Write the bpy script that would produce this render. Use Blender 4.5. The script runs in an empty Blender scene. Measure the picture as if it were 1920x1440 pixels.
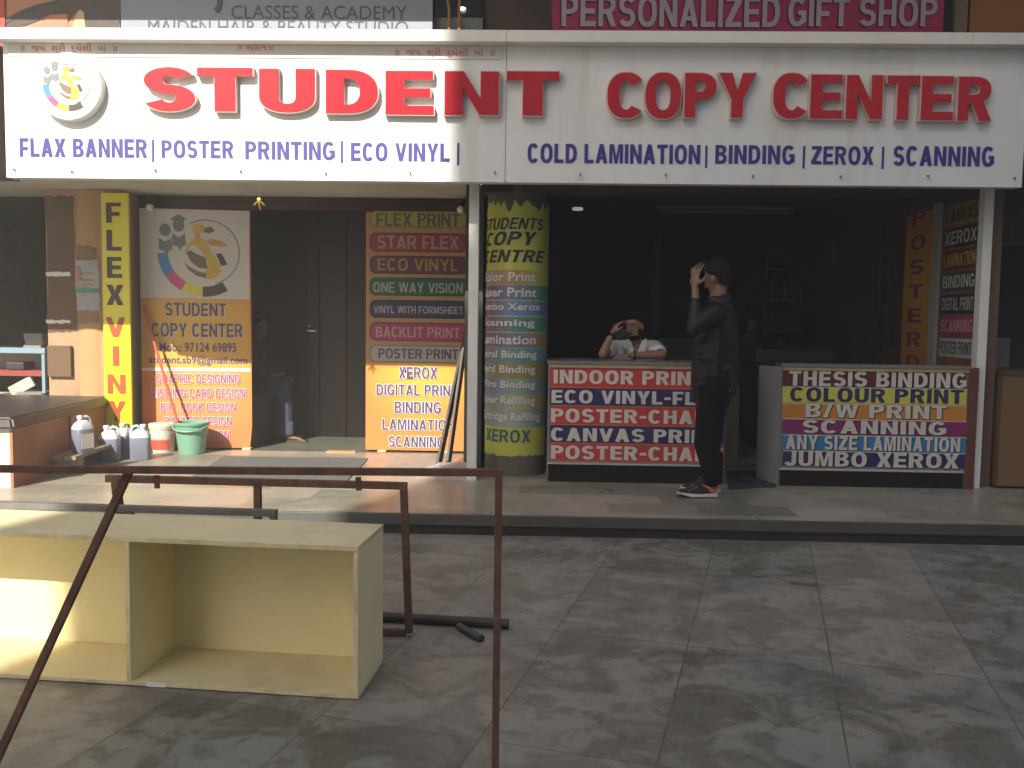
import bpy, bmesh, math, random
from mathutils import Vector, Matrix, noise
random.seed(7)
R = math.radians
S = bpy.context.scene
COL = S.collection

# ------------------------------------------------------------------ camera
FPX, CAM_H, YAW, PITCH, ROLL = 1663.0, 1.40, -R(1.45), R(4.07), .0137
_fw = Vector((math.sin(YAW)*math.cos(PITCH), math.cos(YAW)*math.cos(PITCH), -math.sin(PITCH)))
_r0 = Vector((math.cos(YAW), -math.sin(YAW), 0)); _u0 = _r0.cross(_fw)
_rt = _r0*math.cos(ROLL) + _u0*math.sin(ROLL); _up = _u0*math.cos(ROLL) - _r0*math.sin(ROLL)
cam = bpy.data.objects.new('camera', bpy.data.cameras.new('camera')); COL.objects.link(cam)
cam.data.sensor_width = 36; cam.data.lens = 36*FPX/1920; cam.data.clip_end = 500; cam.data.clip_start = .05
m = Matrix.Identity(4)
for i in range(3):
    m[i][0] = _rt[i]; m[i][1] = _up[i]; m[i][2] = -_fw[i]
m[2][3] = CAM_H
cam.matrix_world = m; S.camera = cam

# ------------------------------------------------------------------ light
SUN = Vector((.34, 1, -.81)).normalized()          # the way the sunlight travels
elev = math.asin(-SUN.z)
W = bpy.data.worlds.new('World'); S.world = W; W.use_nodes = True
nt = W.node_tree
sky = nt.nodes.new('ShaderNodeTexSky'); sky.sky_type = 'NISHITA'; sky.sun_disc = False
sky.sun_elevation = elev; sky.sun_rotation = math.atan2(-SUN.x, -SUN.y)
sky.dust_density = 3.5; sky.ozone_density = 1.0
nt.links.new(sky.outputs[0], nt.nodes['Background'].inputs[0]); nt.nodes['Background'].inputs[1].default_value = .068
sun = bpy.data.objects.new('sun', bpy.data.lights.new('sun', 'SUN')); COL.objects.link(sun)
sun.data.energy = 5.0; sun.data.angle = R(.53); sun.data.color = (1, .93, .80)
sun.rotation_euler = SUN.to_track_quat('-Z', 'Y').to_euler()
S.view_settings.view_transform = 'Standard'; S.view_settings.look = 'None'
S.view_settings.exposure = 1.38; S.view_settings.gamma = 1

# ------------------------------------------------------------------ helpers
def at(px, py, Y=None, Z=None, X=None):
    """a point of the photograph carried out to the plane it lies on"""
    d = _fw + _rt*((px-960)/FPX) - _up*((py-720)/FPX)
    c = Vector((0, 0, CAM_H))
    t = Y/d.y if Y is not None else ((Z-CAM_H)/d.z if Z is not None else X/d.x)
    return c + d*t
G = .135                                            # height of the platform the shop stands on

def mat(name, col, rough=.6, var=.12, scale=6, bump=.0, metal=0, dirt=0, dirtcol=(.08, .06, .045), spec=.5, emit=None):
    M = bpy.data.materials.new(name); M.use_nodes = True
    t = M.node_tree; b = t.nodes['Principled BSDF']
    b.inputs['Roughness'].default_value = rough; b.inputs['Metallic'].default_value = metal
    b.inputs['Specular IOR Level'].default_value = spec
    tc = t.nodes.new('ShaderNodeTexCoord'); n = t.nodes.new('ShaderNodeTexNoise')
    n.inputs['Scale'].default_value = scale; n.inputs['Detail'].default_value = 5
    t.links.new(tc.outputs['Object'], n.inputs['Vector'])
    mx = t.nodes.new('ShaderNodeMix'); mx.data_type = 'RGBA'
    mx.inputs[6].default_value = (*[c*(1-var) for c in col], 1)
    mx.inputs[7].default_value = (*[min(1, c*(1+var)) for c in col], 1)
    t.links.new(n.outputs[0], mx.inputs[0])
    out = mx.outputs[2]
    if dirt:
        n2 = t.nodes.new('ShaderNodeTexNoise'); n2.inputs['Scale'].default_value = scale*.45; n2.inputs['Detail'].default_value = 9
        n2.inputs['Roughness'].default_value = .65
        t.links.new(tc.outputs['Object'], n2.inputs['Vector'])
        rp = t.nodes.new('ShaderNodeValToRGB'); rp.color_ramp.elements[0].position = .48; rp.color_ramp.elements[1].position = .72
        rp.color_ramp.elements[1].color = (dirt, dirt, dirt, 1)
        t.links.new(n2.outputs[0], rp.inputs[0])
        m2 = t.nodes.new('ShaderNodeMix'); m2.data_type = 'RGBA'
        t.links.new(rp.outputs[0], m2.inputs[0]); t.links.new(out, m2.inputs[6]); m2.inputs[7].default_value = (*dirtcol, 1)
        out = m2.outputs[2]
    t.links.new(out, b.inputs['Base Color'])
    if bump:
        bp = t.nodes.new('ShaderNodeBump'); bp.inputs['Strength'].default_value = bump; bp.inputs['Distance'].default_value = .01
        n3 = t.nodes.new('ShaderNodeTexNoise'); n3.inputs['Scale'].default_value = scale*8; n3.inputs['Detail'].default_value = 6
        t.links.new(tc.outputs['Object'], n3.inputs['Vector']); t.links.new(n3.outputs[0], bp.inputs['Height'])
        t.links.new(bp.outputs[0], b.inputs['Normal'])
    if emit:
        b.inputs['Emission Color'].default_value = (*emit[0], 1); b.inputs['Emission Strength'].default_value = emit[1]
    return M

class MB:
    def __init__(s): s.bm = bmesh.new()
    def box(s, x0, x1, y0, y1, z0, z1, rot=None, piv=None, bev=0):
        g = bmesh.ops.create_cube(s.bm, size=1)['verts']
        for v in g:
            v.co = Vector(((x0+x1)/2+v.co.x*(x1-x0), (y0+y1)/2+v.co.y*(y1-y0), (z0+z1)/2+v.co.z*(z1-z0)))
        if bev:
            es = {e for v in g for e in v.link_edges}
            r = bmesh.ops.bevel(s.bm, geom=list(es), offset=bev, segments=2, affect='EDGES', profile=.6)
            g = [v for v in {v for f in r['faces'] for v in f.verts} | {v for v in g if v.is_valid}]
        if rot is not None:
            p = piv or Vector(((x0+x1)/2, (y0+y1)/2, (z0+z1)/2))
            for v in g: v.co = p + rot @ (v.co-p)
        return g
    def bar(s, a, b, w, h=None, up=(0, 0, 1), bev=.0015):
        """a square bar from a to b"""
        a, b = Vector(a), Vector(b); h = h or w; d = (b-a); L = d.length; d.normalize()
        u = Vector(up)
        if abs(d.dot(u)) > .95: u = Vector((0, 1, 0))
        sx = d.cross(u).normalized(); u = sx.cross(d)
        g = s.box(-w/2, w/2, 0, L, -h/2, h/2, bev=bev)
        for v in g: v.co = a + sx*v.co.x + d*v.co.y + u*v.co.z
        return g
    def cyl(s, a, b, r0, r1=None, n=20, cap=True):
        a, b = Vector(a), Vector(b); r1 = r0 if r1 is None else r1
        q = Vector((0, 0, 1)).rotation_difference((b-a).normalized())
        g = bmesh.ops.create_cone(s.bm, cap_ends=cap, segments=n, radius1=r0, radius2=r1, depth=(b-a).length)['verts']
        for v in g: v.co = (a+b)/2 + q @ v.co
        return g
    def lathe(s, prof, c, n=32):
        c = Vector(c); rings = []
        for r, z in prof:
            rings.append([s.bm.verts.new(c+Vector((r*math.cos(2*math.pi*k/n), r*math.sin(2*math.pi*k/n), z))) for k in range(n)])
        for a, b in zip(rings, rings[1:]):
            for k in range(n): s.bm.faces.new((a[k], a[(k+1) % n], b[(k+1) % n], b[k]))
        for rg, fl in ((rings[0], True), (rings[-1], False)):
            try: s.bm.faces.new(rg[::-1] if fl else rg)
            except ValueError: pass
    def tube(s, pts, r, n=8):
        pts = [Vector(p) for p in pts]; rings = []
        for i, p in enumerate(pts):
            d = (pts[min(i+1, len(pts)-1)]-pts[max(i-1, 0)]).normalized()
            q = Vector((0, 0, 1)).rotation_difference(d)
            rr = r[i] if isinstance(r, (list, tuple)) else r
            rings.append([s.bm.verts.new(p+q @ Vector((rr*math.cos(2*math.pi*k/n), rr*math.sin(2*math.pi*k/n), 0))) for k in range(n)])
        for a, b in zip(rings, rings[1:]):
            for k in range(n): s.bm.faces.new((a[k], a[(k+1) % n], b[(k+1) % n], b[k]))
        s.bm.faces.new(rings[0][::-1]); s.bm.faces.new(rings[-1])
    def ball(s, c, r, rot=None, sub=3):
        g = bmesh.ops.create_icosphere(s.bm, subdivisions=sub, radius=1)['verts']
        r = (r, r, r) if not isinstance(r, (tuple, list)) else r
        for v in g:
            q = Vector((v.co.x*r[0], v.co.y*r[1], v.co.z*r[2]))
            v.co = Vector(c) + (rot @ q if rot is not None else q)
        return g
    def sheet(s, pts, frame, n0, n1):
        """a flat shape given as (u, v) points on a frame, from depth n0 to n1"""
        a = [s.bm.verts.new(frame(u, v, n1)) for u, v in pts]; b = [s.bm.verts.new(frame(u, v, n0)) for u, v in pts]
        s.bm.faces.new(a); s.bm.faces.new(b[::-1]); k = len(pts)
        for i in range(k): s.bm.faces.new((a[i], b[i], b[(i+1) % k], a[(i+1) % k]))
    def build(s, name, M, parent=None, smooth=0, shift=None):
        bmesh.ops.recalc_face_normals(s.bm, faces=s.bm.faces)
        me = bpy.data.meshes.new(name); s.bm.to_mesh(me); s.bm.free()
        return link(name, me, M, parent, smooth)

ORG = {}
def link(name, me, M, parent=None, smooth=0):
    o = bpy.data.objects.new(name, me); COL.objects.link(o)
    me.materials.clear(); me.materials.append(M)
    if smooth:
        me.shade_smooth()
        if smooth > 1: me.set_sharp_from_angle(angle=R(smooth))
    if parent is not None:
        o.parent = parent; org = ORG.get(parent.name, Vector())
        ORG[o.name] = org
        if org.length > 0: me.transform(Matrix.Translation(-org))
    return o
def thing(name, label, cat, loc=(0, 0, 0), group=None):
    o = bpy.data.objects.new(name, None); COL.objects.link(o); o.location = loc; o.empty_display_size = .1
    ORG[o.name] = Vector(loc); return tag(o, label, cat, group)
def tag(o, label, cat, group=None):
    o['label'] = label; o['category'] = cat
    if group: o['group'] = group
    return o
def struct(o): o['kind'] = 'structure'; return o
def copy_tree(o, parent=None):
    c = o.copy(); COL.objects.link(c)
    if parent is not None: c.parent = parent
    for ch in list(o.children): copy_tree(ch, c)
    return c

# flat frames: (u to the right, v up, n towards the viewer) -> world
def fy(Y): return lambda u, v, n: Vector((u, Y-n, v))
def fxr(X): return lambda u, v, n: Vector((X-n, -u, v))
def fcyl(cx, cy, r): return lambda u, v, n: Vector((cx+(r+n)*math.sin(u/r), cy-(r+n)*math.cos(u/r), v))
def fline(a, b):
    a, b = Vector((a[0], a[1], 0)), Vector((b[0], b[1], 0)); d = (b-a).normalized(); nn = Vector((d.y, -d.x, 0))
    return lambda u, v, n: a + d*u + nn*n + Vector((0, 0, v))
def bx(x0, y0, x1, y1, Y):
    a, b, c, d = at(x0, y0, Y=Y), at(x1, y0, Y=Y), at(x1, y1, Y=Y), at(x0, y1, Y=Y)
    return (a.x+d.x)/2, (b.x+c.x)/2, (c.z+d.z)/2, (a.z+b.z)/2

_tc = {}
# a bold sign painter's alphabet: every capital is a list of outlines in a box one unit high
def _se(cx, cy, rx, ry, a0, a1, k=18, n=2.35):
    p = []
    for i in range(k+1):
        a = R(a0+(a1-a0)*i/k); c, q = math.cos(a), math.sin(a)
        p.append((cx+rx*math.copysign(abs(c)**(2/n), c), cy+ry*math.copysign(abs(q)**(2/n), q)))
    return p
def _pen(path, s, h):
    l, r = [], []
    for i, (x, y) in enumerate(path):
        x0, y0 = path[max(0, i-1)]; x1, y1 = path[min(len(path)-1, i+1)]
        d = math.hypot(x1-x0, y1-y0) or 1; nx, ny = -(y1-y0)/d, (x1-x0)/d
        l.append((x+nx*s/2, y+ny*h/2)); r.append((x-nx*s/2, y-ny*h/2))
    return l + r[::-1]
def cap_glyph(c, s, h):
    W = dict(A=.76, B=.70, C=.72, D=.72, E=.64, F=.60, G=.76, H=.72, I=s, J=.58, K=.76, L=.60, M=.88, N=.74, O=.78, P=.68, R=.74, S=.68, T=.66, U=.72, V=.74, W=1.06, X=.74, Y=.74, Z=.66)
    W.update({' ': .26, '-': .36, '/': .42, '.': s})
    w = W[c]; m = w/2; r = lambda *q: [(q[0], q[2]), (q[1], q[2]), (q[1], q[3]), (q[0], q[3])]
    if c == ' ': return w, []
    if c == 'I': return w, [r(0, w, 0, 1)]
    if c == '.': return w, [r(0, w, 0, h)]
    if c == '-': return w, [r(0, w, .36, .36+h)]
    if c == '/': return w, [[(0, 0), (s*.8, 0), (w, 1), (w-s*.8, 1)]]
    if c == 'L': return w, [[(0, 0), (w, 0), (w, h), (s, h), (s, 1), (0, 1)]]
    if c == 'T': return w, [[(m-s/2, 0), (m+s/2, 0), (m+s/2, 1-h), (w, 1-h), (w, 1), (0, 1), (0, 1-h), (m-s/2, 1-h)]]
    if c == 'E': return w, [[(0, 0), (w, 0), (w, h), (s, h), (s, .5-h/2), (w*.93, .5-h/2), (w*.93, .5+h/2), (s, .5+h/2), (s, 1-h), (w*.98, 1-h), (w*.98, 1), (0, 1)]]
    if c == 'F': return w, [[(0, 0), (s, 0), (s, .44-h/2), (w*.9, .44-h/2), (w*.9, .44+h/2), (s, .44+h/2), (s, 1-h), (w, 1-h), (w, 1), (0, 1)]]
    if c == 'H': return w, [[(0, 0), (s, 0), (s, .5-h/2), (w-s, .5-h/2), (w-s, 0), (w, 0), (w, 1), (w-s, 1), (w-s, .5+h/2), (s, .5+h/2), (s, 1), (0, 1)]]
    if c == 'N': return w, [[(0, 0), (s, 0), (s, .62), (w-s*1.05, 0), (w, 0), (w, 1), (w-s, 1), (w-s, .38), (s*1.05, 1), (0, 1)]]
    if c == 'M': return w, [[(0, 0), (s*.9, 0), (s*.9, .74), (m-s*.42, 0), (m+s*.42, 0), (w-s*.9, .74), (w-s*.9, 0), (w, 0), (w, 1), (w-s*1.3, 1), (m, .34), (s*1.3, 1), (0, 1)]]
    if c == 'A':
        g = m-.55*s; xl = lambda y: s*1.08+y*g; y1 = .2+h*.85; ap = max(y1+.03, (m-1.08*s)/g)
        return w, [[(0, 0), (s*1.08, 0), (xl(.2), .2), (w-xl(.2), .2), (w-s*1.08, 0), (w, 0), (m+.55*s, 1), (m-.55*s, 1)], [(xl(y1), y1), (w-xl(y1), y1), (m, ap)]]
    if c == 'V': s *= .9
    if c == 'V': return w, [[(m-.55*s, 0), (m+.55*s, 0), (w, 1), (w-1.08*s, 1), (m, 1-(m-1.08*s)/(m-.55*s)), (1.08*s, 1), (0, 1)]]
    if c == 'W': return w, [[(.27*w-.48*s, 0), (.27*w+.48*s, 0), (m, .66), (.73*w-.48*s, 0), (.73*w+.48*s, 0), (w, 1), (w-s, 1), (.73*w, .36), (m+.46*s, 1), (m-.46*s, 1), (.27*w, .36), (s, 1), (0, 1)]]
    if c == 'X': return w, [[(0, 0), (1.2*s, 0), (m, .33), (w-1.2*s, 0), (w, 0), (m+.66*s, .5), (w, 1), (w-1.2*s, 1), (m, .67), (1.2*s, 1), (0, 1), (m-.66*s, .5)]]
    if c == 'Y': return w, [[(m-s/2, 0), (m+s/2, 0), (m+s/2, .40), (w, 1), (w-1.15*s, 1), (m, .60), (1.15*s, 1), (0, 1), (m-s/2, .40)]]
    if c == 'Z': return w, [[(0, 0), (w, 0), (w, h), (s*1.35, h), (w, 1-h), (w, 1), (.02, 1), (.02, 1-h), (w-1.35*s, 1-h), (0, h)]]
    if c == 'K': return w, [[(0, 0), (s, 0), (s, .30), (s+.14, .45), (w-1.28*s, 0), (w, 0), (s+.28, .60), (w-.02, 1), (w-1.3*s, 1), (s, .60), (s, 1), (0, 1)]]
    if c == 'O': return w, [_se(m, .5, m, .512, 0, 360, 40)[:-1], _se(m, .5, m-s, .512-h, 0, 360, 40)[:-1]]
    if c == 'D':
        q = w*.40
        return w, [[(0, 0)]+_se(q, .5, w-q, .5, -90, 90, 22)+[(0, 1)], [(s, h)]+_se(q, .5, w-q-s, .5-h, -90, 90, 22)+[(s, 1-h)]]
    if c in 'PR':
        q = w*.42; yb = .40 if c == 'P' else .41; cy = (1+yb)/2; ry = (1-yb)/2
        hole = [(s, yb+h*.92)]+_se(q, cy, w*(1 if c == 'P' else .96)-q-s, ry-h*.92, -90, 90, 14)+[(s, 1-h*.92)]
        bowl = _se(q, cy, w*(1 if c == 'P' else .96)-q, ry, -90, 90, 20)
        if c == 'P': return w, [[(0, 0), (s, 0), (s, yb)]+bowl+[(0, 1)], hole]
        bowl = _se(q, cy, w*.96-q, ry, -48, 90, 18)
        return w, [[(0, 0), (s, 0), (s, yb), (w*.42, yb), (w-1.12*s, 0), (w, 0), (w*.74, yb+.035)]+bowl+[(0, 1)], hole]
    if c == 'B':
        q = w*.44; k = .47*h
        lo = _se(q, .272, w-q, .272, -90, 58, 18); up = _se(q, .755, w*.95-q, .245, -52, 90, 18)
        return w, [[(0, 0)]+lo+up+[(0, 1)], [(s, h*.9)]+_se(q, (h*.9+.52-k)/2, w-q-s, (.52-k-h*.9)/2, -90, 90, 12)+[(s, .52-k)],
                   [(s, .52+k)]+_se(q, (.52+k+1-h*.9)/2, w*.95-q-s, (1-h*.9-.52-k)/2, -90, 90, 12)+[(s, 1-h*.9)]]
    if c == 'C': return w, [_se(m, .5, m, .512, 38, 322, 34)+_se(m, .5, m-s, .512-h, 318, 42, 34)]
    if c == 'G':
        return w, [_se(m, .5, m, .512, 40, 312, 32)+[(w, .13), (w, .54), (w*.54, .54), (w*.54, .54-h*.9), (w-s, .54-h*.9), (w-s, .54-h*1.15)]+_se(m, .5, m-s, .512-h, 312, 42, 30)]
    if c == 'S':
        t, b = 1.008-h/2, h/2-.008
        p = _se(m, (t+.505)/2, m-s/2-.01, (t-.505)/2, 22, 262, 22, 2.1) + _se(m, (b+.505)/2, m-s/2, (.505-b)/2, 82, -158, 22, 2.1)
        return w, [_pen(p, s, h)]
    if c == 'U': return w, [_pen([(s/2, 1), (s/2, .6)]+_se(m, .36, m-s/2, .36-h/2+.012, 180, 360, 24)+[(w-s/2, .6), (w-s/2, 1)], s, h)]
    if c == 'J': return w, [_pen([(w-s/2, 1), (w-s/2, .6)]+_se(m, .32, m-s/2, .32-h/2+.012, 360, 190, 20), s, h)]
CAPS = set('ABCDEFGHIJKLMNOPRSTUVWXYZ -/.')
def glyphs(s, off, res=4, space=1.0, sh=0, extra=0):
    k = (s, round(off, 4), res, space, sh, round(extra, 4))
    if k in _tc: return _tc[k]
    own = set(s) <= CAPS and off >= 0
    if own:
        cu = bpy.data.curves.new('t', 'CURVE'); cu.dimensions = '2D'; cu.fill_mode = 'FRONT'; cu.offset = extra
        sw, hw = .13+1.9*off, .13+1.1*off; x = 0
        for ch in s:
            w, cs = cap_glyph(ch, sw, hw)
            for c in cs:
                # the even-odd fill wants clean rings; offsetting wants outlines and holes wound apart
                ar = sum(p[0]*q[1]-q[0]*p[1] for p, q in zip(c, c[1:]+c[:1]))
                if (ar < 0) == (c is cs[0]): c = c[::-1]
                sp = cu.splines.new('POLY'); sp.points.add(len(c)-1); sp.use_cyclic_u = True
                for pt, (a, b_) in zip(sp.points, c): pt.co = (x+a+b_*sh, b_, 0, 1)
            x += w + .115*space
    else:
        cu = bpy.data.curves.new('t', 'FONT'); cu.body = s; cu.size = 1; cu.offset = off+extra; cu.resolution_u = res
        cu.space_character = space*(1+max(0, off)*1.3); cu.shear = sh; cu.fill_mode = 'FRONT'
    o = bpy.data.objects.new('t', cu); COL.objects.link(o)
    dg = bpy.context.evaluated_depsgraph_get()
    me = bpy.data.meshes.new_from_object(o.evaluated_get(dg))
    bpy.data.objects.remove(o); bpy.data.curves.remove(cu); _tc[k] = me
    return me
def txt(parent, s, frame, box, M, off=.03, n=.003, name='lettering', outline=None, thick=0, space=1.0, sh=0, shadow=None, ref=None):
    """lettering fitted to box (u0, u1, v0, v1)"""
    base = glyphs(s, off, space=space, sh=sh)
    src = glyphs(ref, off, space=space, sh=sh) if ref else base
    xs = [v.co.x for v in base.vertices]; ys = [v.co.y for v in src.vertices]
    u0, u1, v0, v1 = box
    su = (u1-u0)/(max(xs)-min(xs)); sv = (v1-v0)/(max(ys)-min(ys)); ax, ay = min(xs), min(ys)
    last = None
    def one(ex, n2, M2, nm, par, th, du=0, dv=0):
        g = glyphs(s, off, space=space, sh=sh, extra=ex)
        b = bmesh.new(); b.from_mesh(g)
        bmesh.ops.remove_doubles(b, verts=b.verts, dist=1e-5)
        if th:
            r = bmesh.ops.extrude_face_region(b, geom=list(b.faces))
            top = {e for e in r['geom'] if isinstance(e, bmesh.types.BMVert)}
        px0 = {v: v.co.x for v in b.verts}
        for v in b.verts:
            nn = n2 + (th if th and v in top else 0)
            v.co = frame(u0+(v.co.x-ax)*su+du, v0+(v.co.y-ay)*sv+dv, nn)
        if th: bmesh.ops.recalc_face_normals(b, faces=b.faces)
        # every word becomes a mesh of its own
        seen = {}; isl = []
        for f0 in b.faces:
            if f0 in seen: continue
            st_ = [f0]; seen[f0] = len(isl); mem = []
            while st_:
                q = st_.pop(); mem.append(q)
                for e in q.edges:
                    for g2 in e.link_faces:
                        if g2 not in seen: seen[g2] = len(isl); st_.append(g2)
            xs_ = [px0[v] for q in mem for v in q.verts if v in px0]
            isl.append((min(xs_), max(xs_), mem))
        isl.sort(key=lambda q: q[0]); words = []; right = None
        for a0, a1, mem in isl:
            if right is None or a0-right > .21: words.append([]); right = a1
            words[-1] += mem; right = max(right, a1)
        o = None
        for wd_ in words:
            me = bpy.data.meshes.new(nm); ix = {}; vs_ = []; fs_ = []
            for q in wd_:
                for v in q.verts:
                    if v not in ix: ix[v] = len(vs_); vs_.append(v.co.copy())
                fs_.append([ix[v] for v in q.verts])
            me.from_pydata(vs_, [], fs_); me.update(); me.shade_flat(); o = link(nm, me, M2, par)
        b.free(); return o
    if shadow: one(shadow[1], n-.0012, shadow[0], name, parent, 0, shadow[2], shadow[3])
    if outline: one(outline[1], n, outline[0], name, parent, 0)
    return one(0, n+(.0015 if outline else 0), M, name, parent, thick)

def rrect(u0, u1, v0, v1, r, k=6):
    p = []
    for cx, cy, a0 in ((u1-r, v1-r, 0), (u0+r, v1-r, 90), (u0+r, v0+r, 180), (u1-r, v0+r, 270)):
        for i in range(k+1):
            a = R(a0+90*i/k); p.append((cx+r*math.cos(a), cy+r*math.sin(a)))
    return p
def arcband(cx, cy, r0, r1, a0, a1, k=20):
    o = [(cx+r1*math.cos(R(a0+(a1-a0)*i/k)), cy+r1*math.sin(R(a0+(a1-a0)*i/k))) for i in range(k+1)]
    return o + [(cx+r0*math.cos(R(a1+(a0-a1)*i/k)), cy+r0*math.sin(R(a1+(a0-a1)*i/k))) for i in range(k+1)]
def flat(name, pts, frame, n, M, parent, th=.002):
    b = MB(); b.sheet(pts, frame, n-th, n); return b.build(name, M, parent)
def rect(u0, u1, v0, v1): return [(u0, v0), (u1, v0), (u1, v1), (u0, v1)]

def blob(name, prims, M, parent, voxel=.01, smooth=4):
    """one continuous skin grown over tapered limbs and rounded masses"""
    b = bmesh.new()
    for p in prims:
        t = bmesh.new()
        if p[0] == 'cap':
            _, a, c, r0, r1 = p
            for q, r in ((a, r0), (c, r1)):
                g = bmesh.ops.create_icosphere(t, subdivisions=2, radius=r)['verts']
                for v in g: v.co += Vector(q)
            r = bmesh.ops.convex_hull(t, input=list(t.verts))
            bmesh.ops.delete(t, geom=[v for v in r['geom_interior'] if isinstance(v, bmesh.types.BMVert)], context='VERTS')
        else:
            _, c, rad, rot = p
            g = bmesh.ops.create_icosphere(t, subdivisions=3, radius=1)['verts']
            for v in g:
                q = Vector((v.co.x*rad[0], v.co.y*rad[1], v.co.z*rad[2])); v.co = Vector(c) + (rot @ q if rot is not None else q)
        me = bpy.data.meshes.new('t'); t.to_mesh(me); t.free(); b.from_mesh(me); bpy.data.meshes.remove(me)
    me = bpy.data.meshes.new('t'); b.to_mesh(me); b.free()
    o = bpy.data.objects.new('t', me); COL.objects.link(o)
    rm = o.modifiers.new('r', 'REMESH'); rm.mode = 'VOXEL'; rm.voxel_size = voxel
    sm = o.modifiers.new('s', 'SMOOTH'); sm.factor = .5; sm.iterations = smooth
    dg = bpy.context.evaluated_depsgraph_get()
    out = bpy.data.meshes.new_from_object(o.evaluated_get(dg)); out.name = name
    bpy.data.objects.remove(o); bpy.data.meshes.remove(me)
    return link(name, out, M, parent, smooth=1)

# ------------------------------------------------------------------ materials
def tile_mat(name, rot, sx, sy, c1, c2, mortar, msize, stain, stain_amt, rough, offset=0.0, pscale=2.2, tint=None, loc=(0, 0, 0)):
    M = bpy.data.materials.new(name); M.use_nodes = True; t = M.node_tree; b = t.nodes['Principled BSDF']
    N = lambda k: t.nodes.new(k); L = t.links.new
    tc = N('ShaderNodeTexCoord'); mp = N('ShaderNodeMapping'); mp.inputs['Rotation'].default_value = (0, 0, rot); mp.inputs['Location'].default_value = loc
    L(tc.outputs['Object'], mp.inputs[0])
    br = N('ShaderNodeTexBrick'); br.offset = offset; br.squash = 1; br.inputs['Scale'].default_value = 1
    br.inputs['Brick Width'].default_value = sx; br.inputs['Row Height'].default_value = sy
    br.inputs['Mortar Size'].default_value = msize; br.inputs['Mortar Smooth'].default_value = .3; br.inputs['Bias'].default_value = 0
    br.inputs['Color1'].default_value = (*c1, 1); br.inputs['Color2'].default_value = (*c2, 1); br.inputs['Mortar'].default_value = (*mortar, 1)
    L(mp.outputs[0], br.inputs[0])
    out = br.outputs[0]
    def over(fac, col):
        nonlocal out
        x = N('ShaderNodeMix'); x.data_type = 'RGBA'; L(fac, x.inputs[0]); L(out, x.inputs[6]); x.inputs[7].default_value = (*col, 1); out = x.outputs[2]
    def ramp(src, a, bb, top):
        r = N('ShaderNodeValToRGB'); r.color_ramp.elements[0].position = a; r.color_ramp.elements[1].position = bb
        r.color_ramp.elements[1].color = (top,)*3 + (1,); L(src, r.inputs[0]); return r.outputs[0]
    def nz(scale, detail, rough, dist=0):
        n = N('ShaderNodeTexNoise'); n.inputs['Scale'].default_value = scale; n.inputs['Detail'].default_value = detail
        n.inputs['Roughness'].default_value = rough; n.inputs['Distortion'].default_value = dist; L(mp.outputs[0], n.inputs[0]); return n.outputs[0]
    if tint: over(ramp(nz(pscale*.6, 3, .5), .45, .65, .7), tint)
    # some slabs are stained more than others
    b2 = N('ShaderNodeTexBrick'); b2.offset = offset; b2.squash = 1; b2.inputs['Scale'].default_value = 1; b2.inputs['Brick Width'].default_value = sx; b2.inputs['Row Height'].default_value = sy
    b2.inputs['Mortar Size'].default_value = 0; b2.inputs['Color1'].default_value = (.5, .5, .5, 1); b2.inputs['Color2'].default_value = (1, 1, 1, 1); L(mp.outputs[0], b2.inputs[0])
    def slab(f):
        q = N('ShaderNodeMath'); q.operation = 'MULTIPLY'; L(f, q.inputs[0]); L(b2.outputs[0], q.inputs[1]); return q.outputs[0]
    over(slab(ramp(nz(pscale, 9, .66, .8), .455, .55, stain_amt)), stain)
    over(slab(ramp(nz(pscale*2.6, 7, .62, .5), .52, .62, stain_amt*.75)), [c*.8 for c in stain])
    over(ramp(nz(pscale*9, 8, .7), .55, .8, .35), [c*1.5 for c in c1])
    L(out, b.inputs['Base Color'])
    rr = N('ShaderNodeMapRange'); rr.inputs[3].default_value = rough-.12; rr.inputs[4].default_value = rough+.2
    L(nz(pscale*2, 5, .6), rr.inputs[0]); L(rr.outputs[0], b.inputs['Roughness'])
    bp = N('ShaderNodeBump'); bp.inputs['Strength'].default_value = .25; bp.inputs['Distance'].default_value = .004
    mth = N('ShaderNodeMath'); mth.operation = 'SUBTRACT'; L(nz(40, 6, .6), mth.inputs[0]); L(br.outputs['Fac'], mth.inputs[1])
    L(mth.outputs[0], bp.inputs['Height']); L(bp.outputs[0], b.inputs['Normal'])
    return M
def print_mat(name, c_mid, c_edge, center, radius, rough=.45):
    """printed vinyl whose ink runs from one colour in the middle to another at the rim"""
    M = bpy.data.materials.new(name); M.use_nodes = True; t = M.node_tree; b = t.nodes['Principled BSDF']; L = t.links.new
    g = t.nodes.new('ShaderNodeNewGeometry'); v = t.nodes.new('ShaderNodeVectorMath'); v.operation = 'DISTANCE'
    v.inputs[1].default_value = center; L(g.outputs['Position'], v.inputs[0])
    mr = t.nodes.new('ShaderNodeMapRange'); mr.inputs[2].default_value = radius; L(v.outputs['Value'], mr.inputs[0])
    x = t.nodes.new('ShaderNodeMix'); x.data_type = 'RGBA'; x.inputs[6].default_value = (*c_mid, 1); x.inputs[7].default_value = (*c_edge, 1)
    L(mr.outputs[0], x.inputs[0]); L(x.outputs[2], b.inputs['Base Color']); b.inputs['Roughness'].default_value = rough
    return M

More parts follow.
